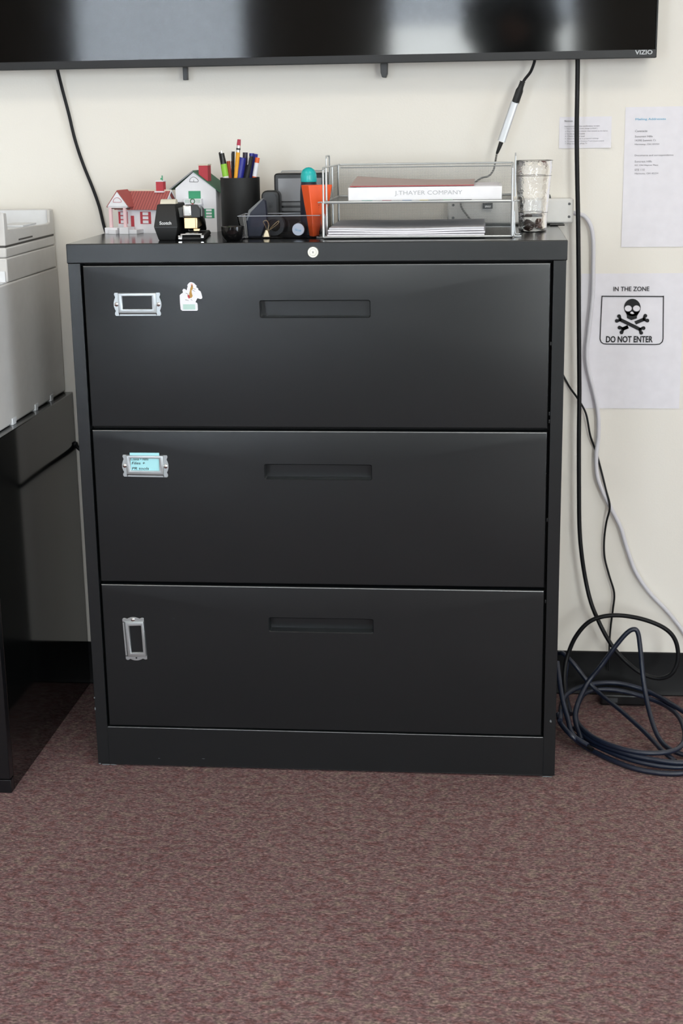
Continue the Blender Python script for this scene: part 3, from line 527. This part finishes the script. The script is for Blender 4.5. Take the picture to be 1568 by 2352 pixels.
m = MB().m(RED); m.box(.028, .044, .002, .014, .078, .1); m.m(WHITEC); m.box(.027, .045, .001, .015, .1, .102); m.box(.026, .046, -.002, .014, .079, .0815); m.m(GREENC); m.box(.04, .0415, .005, .007, .102, .112); m.box(.037, .04, .005, .007, .104, .107); m.build('chimney', None, h1)
# ---- green-roofed paper house
h2 = thing('paper_house', 'taller white card house with a dark green roof and a red chimney', 'model house', (-.2695, .298, H), math.radians(-8), 'paper model houses')
m = MB().m(WHITEC); m.prism([(-.0425, 0), (.0425, 0), (.0425, .0865), (0-.003, .118), (-.0425, .0865)], 1, 0, .072)
m.m(INK); m.tube([(-.012, -.0002, .099), (-.01, -.0002, .105), (-.003, -.0002, .1085), (.004, -.0002, .105), (.006, -.0002, .099), (-.012, -.0002, .099)], .00045, 4, 3); m.tube([(-.003, -.0002, .099), (-.003, -.0002, .103)], .0004, 4, 1); m.build('walls', None, h2)
m = MB().m(GREEN_ROOF); m.loft([[(-.003, y, .1212), (.0555, y, .0775), (.0545, y, .0762), (-.003, y, .119)] for y in (-.0035, .078)])
m.loft([[(-.003, y, .1212), (-.0555, y, .084), (-.0545, y, .0825), (-.003, y, .119)] for y in (-.0035, .078)])
m.m(mat('grey_card', '#8c8b90', .8)); m.loft([[(-.003, y, .1215), (-.0558, y, .0843), (-.0545, y, .0822), (-.003, y, .1185)] for y in (-.0045, -.0035)]); m.build('roof', None, h2)
m = MB().m(RED); m.box(.0075, .0265, .002, .022, .1, .1305); m.m(CREAM); m.box(.0065, .0275, .001, .023, .1305, .133); m.build('chimney', None, h2)
m = MB().m(GREENC); m.box(-.015, .0105, -.0006, 0, .066, .081); m.build('window', None, h2)
m = MB(); shut(m, .0155, .038, .0275, .046, 0, GREENC); m.build('window', None, h2)
m = MB().m(WHITEC); m.box(-.0225, .0155, -.011, 0, .0555, .066); m.box(-.0225, .0155, -.0115, -.0005, .0545, .0565)
m.m(mat('pale_green_print', '#a9c8b8', .8))
for x in (-.019, -.016, -.013, .005, .008, .011): m.box(x, x+.0012, -.0114, -.0109, .058, .0645)
m.m(mat('wreath_green', '#5a8a6c', .8)); m.tube([(-.003+.0045*math.cos(t), -.0122, .0615+.0045*math.sin(t)) for t in [i*math.pi/4 for i in range(8)]], .0011, 6, 2, True); m.m(RED); m.box(-.005, -.001, -.0132, -.012, .0555, .0575); m.build('balcony', None, h2)

# ---- tape dispenser
td = thing('tape_dispenser', 'black desktop tape dispenser seen end on, left of the stapler', 'tape dispenser', (-.282, .065, H))
def fr(w0, z, y0, y1, dx=0): return [(-w0+dx, y0, z), (w0+dx, y0, z), (w0+dx, y1, z), (-w0+dx, y1, z)]
m = MB().m(BLACKM); m.loft([fr(.0155, 0, .004, .12), fr(.0165, .004, .001, .12), fr(.0218, .0235, -.004, .122), fr(.0222, .0265, -.004, .121), fr(.0172, .064, .006, .095), fr(.0165, .066, .008, .092)])
m.build('body', None, td, .001)
MB().box(-.0218, .0218, -.0046, -.0038, .0242, .0252).build('seam', DGREYP, td)
MB().m(CREAM).cyl((-.0145, .035, .062), (.0145, .035, .062), .0125, .0125, 24).build('tape_roll', None, td)
text('brand_name', 'Scotch', (-.0005, -.0026, .0325), .0225, .0064, mat('print_grey', '#c7c9cb', .6), td, bold=.03, rx=math.radians(76))

# ---- stapler
sp = thing('stapler', 'black and chrome stapler seen end on, right of the tape dispenser', 'stapler', (-.2345, .068, H), math.radians(6))
m = MB().m(BLACKM); m.loft([fr(.023, 0, .0, .15), fr(.0235, .004, -.001, .152), fr(.021, .009, .004, .15)]); m.build('base', None, sp, .0015)
m = MB().m(SHINY); m.box(-.021, .019, -.0025, .006, .0095, .0125); m.box(-.0255, -.018, -.003, .004, .002, .0095); m.box(.0165, .0225, -.003, .004, .004, .0095); m.box(-.012, .012, .002, .02, .0126, .0138); m.build('anvil_plate', None, sp, .0008)
m = MB().m(BRASS); m.box(-.0135, .0115, -.001, .1, .0215, .0415); m.box(.0035, .0155, -.0035, .01, .0165, .0215); m.box(.0075, .0115, -.0022, .0, .0215, .041); m.build('magazine', None, sp, .001)
m = MB().m(BLACKP); m.loft([[(-.0165, y, z0), (.017, y, z0), (.0175, y, z1-.01), (.01, y, z1), (-.01, y, z1), (-.0168, y, z1-.01)] for y, z0, z1 in ((.001, .0415, .0655), (.03, .038, .064), (.07, .03, .056), (.11, .02, .038), (.125, .0095, .024))]); m.build('top_arm', None, sp, .001)
MB().box(-.015, .001, -.002, .012, .043, .0645).build('nose_cap', SHINY, sp, .0025, 3)
m = MB().m(mat('smoked_plastic', '#5e605f', .3)); m.prism([(.004, .0435), (.02, .0435), (.06, .03), (.06, .054), (.02, .06), (.006, .0625)], 0, .0175, .0205); m.build('side_cover', None, sp, .0008)
MB().m(mat('smoked_plastic', '#5e605f', .3)).box(-.029, -.0168, .03, .07, .0405, .0585).build('side_cover', None, sp, .0008)

# ---- pen cup and what it holds
PC = (-.1765, .285, H)
m = MB().m(BLACKM); m.lathe([(.0001, 0), (.0383, 0), (.0388, .0015), (.0392, .107), (.037, .107), (.0367, .004), (.0001, .004)], n=48, caps=False)
pc = m.build('pen_cup', None, sharp=40); pc.location = PC; tag(pc, 'black cylindrical pen cup behind the small black bowl', 'pen cup')
def stick(name, label, cat, top, low, r, parts, group='pens and pencils in the black cup'):
    """a pen standing in the cup: top and low are world points, parts = (name, t0, t1, radius factor, material)"""
    T = Vector(top); B = Vector(low); d = (T-B).normalized(); k = ((H+.006)-B.z)/d.z; B = B+d*k; h = Vector((B.x-PC[0], B.y-PC[1], 0))
    if h.length > .024: h = h.normalized()*.024; B = Vector((PC[0]+h.x, PC[1]+h.y, H+.006))
    q = B+(T-B)*((H+.107-B.z)/(T.z-B.z)); g = Vector((q.x-PC[0], q.y-PC[1], 0)); lim = .0365-r
    if g.length > lim: T = T-(g-g.normalized()*lim)*((T.z-B.z)/(H+.107-B.z))
    Ln = (T-B).length; d = (T-B).normalized(); t = thing(name, label, cat, tuple(B), 0, group)
    for nm, t0, t1, f, mt in parts:
        if nm == 'clip':
            s = Vector((-.5, -.85, 0)); s = (s-d*s.dot(d)).normalized(); m = MB(); a = d*(Ln*t0)+s*(r+.0012); b = d*(Ln*t1)+s*(r+.0012); m.cyl(tuple(a), tuple(b), .0013, .0013, 6); m.cyl(tuple(b), tuple(b-s*.003), .0011, .0011, 6); m.build(nm, mt, t)
        else:
            fs = f if isinstance(f, tuple) else (f, f); m = MB(); m.cyl(tuple(d*(Ln*t0)), tuple(d*(Ln*t1)), r*fs[0], r*fs[1], 14); m.build(nm, mt, t)
    return t
BLU = mat('blue_pen', '#23298c', .4); GRN = mat('lime_green', '#8fc83c', .5); ORG = mat('orange_pen', '#e4642a', .45); YEL = mat('pencil_yellow', '#e5a11a', .45); RUB = mat('pink_eraser', '#b33c50', .7); PURP = mat('dark_purple', '#2c2236', .4); BRN = mat('rust_orange', '#b4481f', .5)
stick('marker', 'black-capped pen with lime green barrel, leftmost in the pen cup', 'pen', (-0.2088, 0.2700, 1.1910), (-0.2025, 0.2700, 1.1473), .0062, [('barrel', 0, .70, 1, WHITEP), ('label_band', .70, .86, 1.02, GRN), ('cap', .86, 1, (1, .8), BLACKP), ('button', 1, 1.03, .35, SHINY), ('clip', .88, 1.01, 1, BLACKP)])
stick('pen', 'rust orange pen in the cup, right of the lime green one', 'pen', (-0.1988, 0.2850, 1.1755), (-0.1963, 0.2850, 1.1468), .0038, [('barrel', 0, 1, 1, BRN)])
stick('pen', 'slim black pen with silver lettering behind the yellow pencil', 'pen', (-0.1912, 0.3000, 1.1936), (-0.1945, 0.3000, 1.1463), .0032, [('barrel', 0, .8, 1, BLACKP), ('cap', .8, 1, 1.1, BLACKP), ('clip', .82, .99, 1, SHINY)])
stick('pencil', 'yellow pencil with a pink eraser, the tallest in the pen cup', 'pencil', (-0.1723, 0.2650, 1.2171), (-0.1854, 0.2620, 1.1474), .0041, [('shaft', 0, .86, 1, YEL), ('ferrule', .86, .935, 1.02, SHINY), ('ferrule_band', .885, .905, 1.06, BLACKP), ('eraser', .935, 1, (1, .8), RUB)])
stick('marker', 'thick blue marker just right of the yellow pencil', 'pen', (-0.1677, 0.2720, 1.1820), (-0.1754, 0.2700, 1.1470), .0078, [('barrel', 0, .8, 1, BLU), ('cap', .8, 1, (1.04, .97), BLU)])
stick('marker', 'dark purple black marker between the two blue ones', 'pen', (-0.1654, 0.2920, 1.1917), (-0.1677, 0.2920, 1.1462), .0048, [('barrel', 0, .84, 1, PURP), ('cap', .84, 1, 1.05, PURP)])
stick('marker', 'blue marker behind the black pen with the silver clip', 'pen', (-0.1536, 0.3000, 1.1897), (-0.1558, 0.3000, 1.1458), .0056, [('barrel', 0, .84, 1, BLU), ('cap', .84, 1, (1.05, .9), BLU)])
stick('marker', 'blue marker beside the orange highlighter', 'pen', (-0.1434, 0.2900, 1.1881), (-0.1497, 0.3000, 1.1457), .004, [('barrel', 0, .84, 1, BLU), ('cap', .84, 1, (1.05, .9), BLU)])
stick('pen', 'black pen with a silver clip end leaning right in the cup', 'pen', (-0.1496, 0.2680, 1.1844), (-0.1590, 0.2650, 1.1470), .0046, [('barrel', 0, .9, 1, BLACKM), ('cap', .9, 1, (1, .9), BLACKM), ('clip', .88, .985, 1, SHINY)])
stick('highlighter', 'orange highlighter with a white label, rightmost in the pen cup', 'highlighter', (-0.1334, 0.2750, 1.1815), (-0.1414, 0.2750, 1.1464), .0046, [('barrel', 0, .74, 1, ORG), ('label_band', .74, .93, 1.03, WHITEC), ('cap', .93, 1, 1, ORG)])

# ---- little bowl
m = MB().m(BLACKG); m.lathe([(.0001, 0), (.012, 0), (.0165, .004), (.0205, .012), (.0212, .021), (.0215, .0265), (.0195, .0268), (.018, .022), (.0001, .018)], n=40, caps=False)
m.m(DGREYP)
b_ = m.build('bowl', None, sharp=40); b_.location = (-.153, .045, H); tag(b_, 'small round black bowl in front of the pen cup', 'bowl')

# ---- clear acrylic bin with its contents
BX0, BX1, BY0, BY1 = -.1435, .0035, .088, .168
m = MB().m(ACRYL); R4 = lambda x0, x1, y0, y1, z: [(x0, y0, z), (x1, y0, z), (x1, y1, z), (x0, y1, z)]
m.loft([R4(BX0, BX1, BY0, BY1, 0), R4(BX0-.007, BX1+.002, BY0-.004, BY1+.004, .042), R4(BX0-.0055, BX1+.0005, BY0-.0025, BY1+.0025, .042), R4(BX0+.0015, BX1-.0015, BY0+.0015, BY1-.0015, .002)])
ab = m.build('acrylic_bin', None, origin=None, sharp=20); ab.location = (0, 0, H); tag(ab, 'clear acrylic bin of small supplies in front of the black organizer', 'desk bin')
EDGE = clear('acrylic_edge', (.8, .82, .86), 3.0, .2)
m = MB(); rim = R4(BX0-.0065, BX1+.0015, BY0-.0033, BY1+.0033, .0424); m.tube(rim, .0008, 6, 1, True); m.build('rim', mat('acrylic_rim', '#a9adb5', .15, .2), ab)
NAVY = mat('navy_plastic', '#12172b', .5)
t = thing('staple_remover', 'dark navy staple remover with a grey edge leaning in the left of the clear bin', 'staple remover', (-0.1331, 0.1250, 1.0415))
o_ = (-0.1331, 0.1250, 1.0415)
t.location = (o_[0], o_[1], H+.002)
m = MB().m(NAVY); m.prism([(-.004, 0), (.022, 0), (.034, .03), (.031, .068), (.026, .07), (.0, .048), (-.006, .03)], 1, -.009, .009); m.build('body', None, t, .002)
m = MB().m(GREYP); m.prism([(-.0065, .03), (-.001, .0495), (.0255, .0715), (.0275, .069), (.003, .045), (-.003, .03)], 1, -.0095, .0095); m.build('edge_strip', None, t, .001)
t = thing('binder_clip', 'brass binder clip lying in the clear bin', 'binder clip', (-.098, .1, H+.002))
m = MB().m(BRASS); m.prism([(-.008, 0), (.006, 0), (.002, .014), (-.003, .014)], 1, .0, .012); m.build('clamp', None, t, .001)
m = MB().m(BRASS); m.tube([(0, .002, .013), (-.003, .001, .022), (-.006, 0, .029), (0, 0, .031), (.004, .001, .024), (.002, .002, .014)], .0009, 6, 3); m.tube([(.002, .004, .012), (.012, .003, .018), (.021, .002, .025), (.023, .002, .03), (.017, .002, .026), (.006, .004, .016)], .0009, 6, 3); m.build('handle', None, t)
t = thing('tape_roll', 'roll of black tape standing in the clear bin behind its front wall', 'tape', (-.088, .138, H+.0225))
m = MB().m(BLACKM); m.at((0, 0, 0), 0, math.pi/2); m.lathe([(.0195, -.009), (.0195, .009), (.012, .009), (.012, -.009), (.0195, -.009)], n=40, caps=False); m.build('roll', None, t)
t = thing('glue_stick', 'glue stick lying end on in the clear bin, its round white end facing out', 'glue stick', (-.0375, .0915, H+.0165))
MB().m(BLACKP).cyl((0, .004, 0), (0, .07, 0), .0118, .0118, 28).build('tube', None, t)
MB().m(WHITEC).cyl((0, 0, 0), (0, .004, 0), .0112, .0116, 28).build('end_cap', None, t, .0008)
text('printed_word', 'GLUE', (0, -.0004, -.001), .012, .0035, BLUEINK, t, ry=.25)
# orange sleeve
ORS = mat('orange_sleeve', '#e8561f', .42); ORD = ORS
t = thing('scissors_sleeve', 'tapered bright orange plastic sleeve standing in the clear bin', 'sleeve', (-.0285, .115, H+.003))
def tri(z, w0, w1, dx): return [(dx, -.006, z), (dx+w0, -.020, z), (dx+w0+w1, .006, z), (dx+.006, .014, z)]
m = MB().m(ORS); m.loft([tri(0, .009, .010, .010), tri(.03, .012, .02, .006), tri(.06, .0145, .032, .001), tri(.094, .016, .042, -.004)]); m.build('sleeve', None, t, .0012)
text('printed_mark', 'STIC', (.030, -.0085, .05), .018, .004, INK, t, rz=.9, ry=math.pi/2)
# teal capped bottle
t = thing('glue_bottle', 'navy bottle with a rounded teal cap behind the orange sleeve', 'bottle', (-.0225, .148, H+.003))
m = MB().m(NAVY); m.lathe([(.0001, 0), (.0165, 0), (.017, .06), (.0165, .083), (.0145, .098), (.013, .1)], n=32, caps=False); m.build('bottle_body', None, t)
m = MB().m(mat('teal_plastic', '#1fb3b4', .25)); m.lathe([(.0148, .0985), (.0152, .101), (.0152, .109), (.0138, .1165), (.0105, .1215), (.0055, .1245), (.0001, .1255)], n=32, caps=False); m.poly([(.0148*math.cos(k*math.pi/16), .0148*math.sin(k*math.pi/16), .0985) for k in range(32)]); m.build('cap', None, t)
# small black phone-like device
t = thing('label_maker', 'small rounded black handset with a grey face behind the clear bin', 'handset', (-.104, .20, H))
m = MB().m(BLACKP); m.prism(rrect(-.018, .018, 0, .084, .011), 1, .0, .03); m.build('body', None, t, .003)
m = MB().m(mat('graphite', '#35373b', .5)); m.prism(rrect(-.0125, .0115, .01, .077, .007), 1, -.001, .001)
m.m(BLACKP)
for k in range(3): m.box(-.004, .005, -.0016, -.0009, .06-k*.0035, .0608-k*.0035)
m.build('face_plate', None, t)
# black organizer
t = thing('desk_organizer', 'black desktop organizer with a grey panel and slats, behind the clear bin', 'desk organizer', (-.052, .255, H))
m = MB().m(BLACKP); m.prism(rrect(-.052, .052, 0, .1145, .006), 1, 0, .075); m.build('body', None, t, .003)
m = MB().m(mat('grey_panel', '#85868a', .35)); m.box(-.044, .042, -.0012, .0, .061, .105); m.build('front_panel', None, t, .0005)
for k in range(3): MB().box(-.043, .042, -.0012, 0, .0525-k*.0105, .0585-k*.0105).build('slat', mat('slat_grey', '#6d6f72', .45), t)
m = MB().m(WIRE); m.tube([(-.04, .03, .118), (.045, .03, .118)], .0012, 6, 1); m.tube([(-.04, .03, .118), (-.044, .03, .112)], .0012, 6, 1); m.build('top_rail', None, t)

# ---- two-tier wire letter tray
lt = thing('letter_tray', 'silver two-tier wire mesh letter tray on the right of the cabinet top', 'letter tray', (.0135, .068, H), math.radians(-1))
TW, TD = .345, .25
MXY = wire_mesh('mesh_shelf', 0, 1, .0019, .36, '#7c7d7c'); MXZ = wire_mesh('mesh_back', 0, 2, .0022, .16, '#8f9090'); MYZ = wire_mesh('mesh_side', 1, 2, .0022, .2, '#8f9090')
for k, z in enumerate((.0035, .0665)):
    m = MB().m(WIRE); m.tube([(.006, 0, z), (TW-.006, 0, z), (TW-.001, .002, z), (TW, .008, z), (TW, TD, z), (0, TD, z), (0, .008, z), (.001, .002, z)], .0026 if k else .0021, 8, 1, True); m.build('shelf_rim', None, lt)
    MB().box(0, TW, .001, TD, z-.0004, z+.0002).build('mesh_shelf', MXY, lt)
zt = .1285
m = MB().m(WIRE); m.tube([(0, 0, .0665), (0, 0, zt-.004), (0, .004, zt), (0, TD-.01, zt), (.002, TD-.002, zt), (.01, TD, zt), (TW-.01, TD, zt), (TW-.002, TD-.002, zt), (TW, TD-.01, zt), (TW, .004, zt), (TW, 0, zt-.004), (TW, 0, .0665)], .0017, 8, 1); m.build('top_rim', None, lt)
MB().m(WIRE).tube([(.004, TD-.002, zt-.006), (TW-.004, TD-.002, zt-.006)], .0011, 6, 1).build('cross_wire', None, lt)
MB().box(.002, TW-.002, TD-.0006, TD, .0675, zt).build('mesh_back', MXZ, lt); MB().box(.002, TW-.002, TD-.0006, TD, .004, .0665).build('mesh_back', MXZ, lt)
for x in (0, TW):
    s = -1 if x == 0 else 1
    MB().box(x-.0003, x+.0003, TD-.12, TD, .068, zt).build('mesh_side', MYZ, lt)
    for y in (.045, .14, TD-.012):
        m = MB().m(WIRE); m.tube([(x, y, .0665), (x, y, zt)], .0021, 8, 1); m.tube([(x, y, .0035), (x, y, .0665)], .0021, 8, 1); m.build('side_rod', None, lt)
    m = MB().m(WIRE); m.tube([(x+s*.001, 0, .0035), (x+s*.001, 0, .0655)], .0023, 8, 1); m.build('front_post', None, lt)
    # stacking hooks: a loop above the top rim and feet that curl outward
    m = MB().m(WIRE); xo = x+s*.005; m.tube([(xo, .09, .07), (xo, .09, .144), (xo, .093, .148), (xo, .137, .148), (xo, .14, .144), (xo, .14, .07)], .0015, 8, 1)
    m.build('stacking_hook', None, lt)
    for P_, r_ in (([(xo-s*.002, .02, .062), (xo, .02, .066), (xo+s*.008, .024, .0655)], .0016), ([(xo-s*.003, .02, .045), (xo-s*.002, .02, .008), (xo+s*.002, .022, .0018), (xo+s*.012, .028, .0016)], .0017), ([(xo-s*.001, .06, .045), (xo, .06, .01), (xo+s*.003, .062, .003), (xo+s*.01, .066, .0028)], .0015)):
        MB().m(WIRE).tube(P_, r_, 8, 2).build('wire_foot', None, lt)
# white binder on the upper shelf
bn = thing('white_binder', 'white binder box with a company name on its spine, on the upper tray shelf', 'binder', (.058, .082, 1.1045))
MB().box(0, .282, 0, .165, .0, .0245).build('binder_body', mat('binder_white', '#ecebee', .5), bn, .0012)
text('spine_lettering', 'J.THAYER COMPANY', (.148, -.0003, .0130), .124, .0098, mat('pale_grey_ink', '#b2b4b8', .6), bn)
m = MB()
for x, w_, c in ((.025, .02, '#2f9a8c'), (.063, .017, '#a93650'), (.1, .017, '#2f6fae'), (.132, .016, '#c4b32f'), (.148, .027, '#3a3d40'), (.175, .016, '#3f9a60'), (.192, .035, '#3a3d40')):
    m.m(mat('index_tab', c, .6)); m.box(x, x+w_, -.0006, .01, -.0008, .0012)
m.build('index_tab', None, bn)
# curved magazine on the binder
mg = thing('magazine', 'bowed magazine with a muted red cover lying on the white binder', 'magazine', (.061, .088, 1.1302))
def slab(W_2, D_2, th, bend, n=14):
    fr_ = []; 
    for i in range(n+1):
        u = i/n; fr_.append([(W_2*u, 0, bend(u, 0)), (W_2*u, D_2*.5, bend(u, .5)), (W_2*u, D_2, bend(u, 1)), (W_2*u, D_2, bend(u, 1)+th), (W_2*u, D_2*.5, bend(u, .5)+th), (W_2*u, 0, bend(u, 0)+th)])
    return fr_
cv = lambda u, v: .0002+v*(.0105*(1-u)**1.6+.003*u*u*u+.002)
m = MB().m(mat('muted_red_cover', '#b7a09b', .5)); m.loft(slab(.228, .16, .0014, cv)); m.build('cover', None, mg)
m = MB().m(mat('cover_edge_red', '#a8333a', .5)); m.box(0, .228, -.0008, .001, .0, .0014); m.build('spine', None, mg)
m = MB().m(PAPER); m.loft([[(p[0], p[1], p[2]-.0000) for p in f] for f in slab(.262, .15, .0005, lambda u, v: .0003+v*.0006)]); 
for i, v in enumerate(m.v): m.v[i] = (v[0]+.012, v[1]+.004, v[2]-.0004)
pg = thing('loose_paper', 'white sheet sticking out right under the magazine on the binder', 'paper', (.061, .088, 1.1293)); m.build('sheet', None, pg)
# papers on the lower shelf
for k, (dx, dz, wd, b0) in enumerate([(.0, 0, .29, .0003), (.002, .0036, .289, .001), (.001, .0068, .288, .0022), (.003, .0104, .286, .002)]):
    t = thing('paper_sheaf', ['bottom', 'second lowest', 'second highest', 'top'][k]+' bowed white sheaf on the lower tray shelf', 'paper', (.019+dx, .071+.002*k, H+.0045+dz), 0, 'white paper sheaves on the lower tray shelf')
    m = MB().m(PAPER if k < 3 else mat('printed_paper', '#d6d6dc', .8, var=.12, scale=25)); m.loft(slab(wd, .21, .0028, (lambda b: (lambda u, v: b*(math.cos(u*math.pi*2)*.5+.5)*(1-v*.5)+.003*v))(b0))); m.build('sheets', None, t)

# ---- clear plastic tumbler with sweets
CJ = (.401, .232, H)
m = MB().m(FILM)
prof = [(.0001, .0005), (.0262, .0005), (.0268, .003), (.028, .035), (.0284, .0362), (.0283, .038), (.031, .07), (.0335, .1), (.0345, .105), (.0345, .107), (.0352, .118), (.0362, .1335), (.0368, .1338)]
m.lathe(prof, n=56, caps=False); ct = m.build('clear_tumbler', None, sharp=80); ct.location = CJ; tag(ct, 'clear crinkled plastic tumbler holding brown sweets at the right of the tray', 'cup')
RING = clear('cup_ring', (.62, .6, .58), 2.0, .1)
for r, z in ((.0368, .1335), (.0346, .1055), (.0284, .0365)): m = MB().m(RING); m.tube([(r*math.cos(a), r*math.sin(a), z) for a in [i*math.pi/20 for i in range(40)]], .0006, 6, 1, True); m.build('rim', None, ct)
BRW = mat('brown_chocolate', '#4a2f26', .3, var=.3, scale=120); DBR = mat('dark_brown_chocolate', '#2a1d19', .3)
def sweet(label, x, y, z, r, h_, mt, tilt):
    m = MB().m(mt); m.at((0, 0, 0), tilt*2, tilt); m.lathe([(.0001, 0), (r*.8, 0), (r, h_*.25), (r, h_*.75), (r*.82, h_), (.0001, h_)], n=20, caps=False)
    m.m(SHINY)
    for k in range(3): m.tube([(r*1.02*math.cos(a), r*1.02*math.sin(a), h_*(.25+.22*k)) for a in [-2.2+i*.25 for i in range(5)]], .00045, 5, 1)
    o = m.build('sweet', None, sharp=60); o.location = (CJ[0]+x, CJ[1]+y, CJ[2]+z); return tag(o, label, 'sweet', 'sweets in the clear tumbler')
sweet('dark foil-banded sweet at the lower left of the clear tumbler', -.012, -.004, .005, .0112, .016, DBR, .5)
sweet('reddish brown sweet at the lower right of the clear tumbler', .0125, -.003, .005, .0105, .018, BRW, -.3)
m = MB().m(DBR); m.box(-.02, -.003, -.008, .008, 0, .0055); m.m(GREYP); m.box(-.003, .017, -.0078, .0078, 0, .0055)
o = m.build('sweet', None, bevel=.001); o.location = (CJ[0]+.001, CJ[1], CJ[2]+.0275); tag(o, 'flat dark wrapped sweet bar lying on top inside the clear tumbler', 'sweet', 'sweets in the clear tumbler')

# ================================================================ THE PHOTOGRAPHER (seen only as a reflection in the television)
pp = thing('person', 'person in dark clothes with full dark hair holding a camera, mirrored in the television', 'person', (.40, -3.05, 0))
CLOTH = mat('black_clothes', '#0d0d0f', .9); SKIN = mat('skin', '#a87f68', .55); HAIR = mat('dark_hair', '#0f0b09', .8, bump=1, bscale=60)
def skin(name, pts, edges, mt, root=0):
    me = bpy.data.meshes.new(name); me.from_pydata([p[:3] for p in pts], edges, []); o = bpy.data.objects.new(name, me); C.objects.link(o); o.parent = pp; me.materials.append(mt)
    o.modifiers.new('skin', 'SKIN'); lay = me.skin_vertices[0].data
    for i, p in enumerate(pts): lay[i].radius = (p[3], p[4] if len(p) > 4 else p[3]); lay[i].use_root = (i == root)
    s_ = o.modifiers.new('sub', 'SUBSURF'); s_.levels = 2; s_.render_levels = 2; return o
B = [(0, 0, .98, .15, .11), (0, 0, 1.16, .135, .1), (0, -.01, 1.36, .17, .11), (0, 0, 1.5, .07, .06), (0, .01, 1.58, .05, .05)]
E = [(0, 1), (1, 2), (2, 3), (3, 4)]
for s in (-1, 1):
    k = len(B); B += [(s*.1, 0, .86, .09), (s*.12, .02, .5, .062), (s*.13, 0, .1, .042), (s*.13, .12, .035, .035), (s*.2, 0, 1.44, .06), (s*.26, .02, 1.18, .045), (s*.1, .25, 1.19, .033), (s*.06, .29, 1.2, .03)]
    E += [(0, k), (k, k+1), (k+1, k+2), (k+2, k+3), (2, k+4), (k+4, k+5), (k+5, k+6), (k+6, k+7)]
skin('body', B, E, CLOTH)
m = MB().m(SKIN); m.sphere((0, .02, 1.66), .078, 24, 1.32); m.cyl((0, .09, 1.66), (0, .115, 1.64), .008, .014, 10)
for s in (-1, 1): m.sphere((s*.078, .02, 1.66), .018, 10, 1.6); m.m(WHITEP); m.sphere((s*.03, .087, 1.675), .011, 10); m.m(INK); m.sphere((s*.03, .0965, 1.675), .005, 8); m.m(SKIN)
m.m(mat('lips', '#8a4a44', .5)); m.sphere((0, .085, 1.605), .018, 10, .35); m.build('head', None, pp)
m = MB().m(HAIR); random.seed(3)
for k in range(46):
    a = random.uniform(0, 2*math.pi); z = random.uniform(-.2, .13); rr_ = .15*math.sqrt(max(.15, 1-(max(z, 0)/.16)**2)); x, y = math.cos(a)*rr_, math.sin(a)*rr_-.03
    if y > .02 and abs(x) < .075 and z < .05: y = -.05
    m.sphere((x, y, 1.68+z), random.uniform(.045, .07), 12)
m.build('hair', None, pp)
for s in (-1, 1):
    m = MB().m(SKIN); m.sphere((s*.055, .295, 1.2), .032, 14, 1.2)
    for f in range(4): m.tube([(s*.065, .30, 1.225-f*.017), (s*.068, .335, 1.226-f*.017), (s*(.045-.003*f), .352, 1.224-f*.017)], .0085, 8, 3)
    m.tube([(s*.05, .285, 1.22), (s*.035, .29, 1.245), (s*.02, .3, 1.25)], .0095, 8, 3); m.build('hand', None, pp)
cm = thing('photo_camera', 'black camera held at chest height by the photographer, mirrored in the television', 'camera', (.319, -2.755, 1.236))
cm.location = (.33, -2.78, 1.225)
MB().box(-.06, .06, -.03, .0, -.035, .04).build('camera_body', BLACKM, cm, .006)
m = MB().m(BLACKP); m.cyl((-.008, 0, .008), (-.008, .055, .004), .03, .028, 24); m.build('lens_barrel', None, cm)
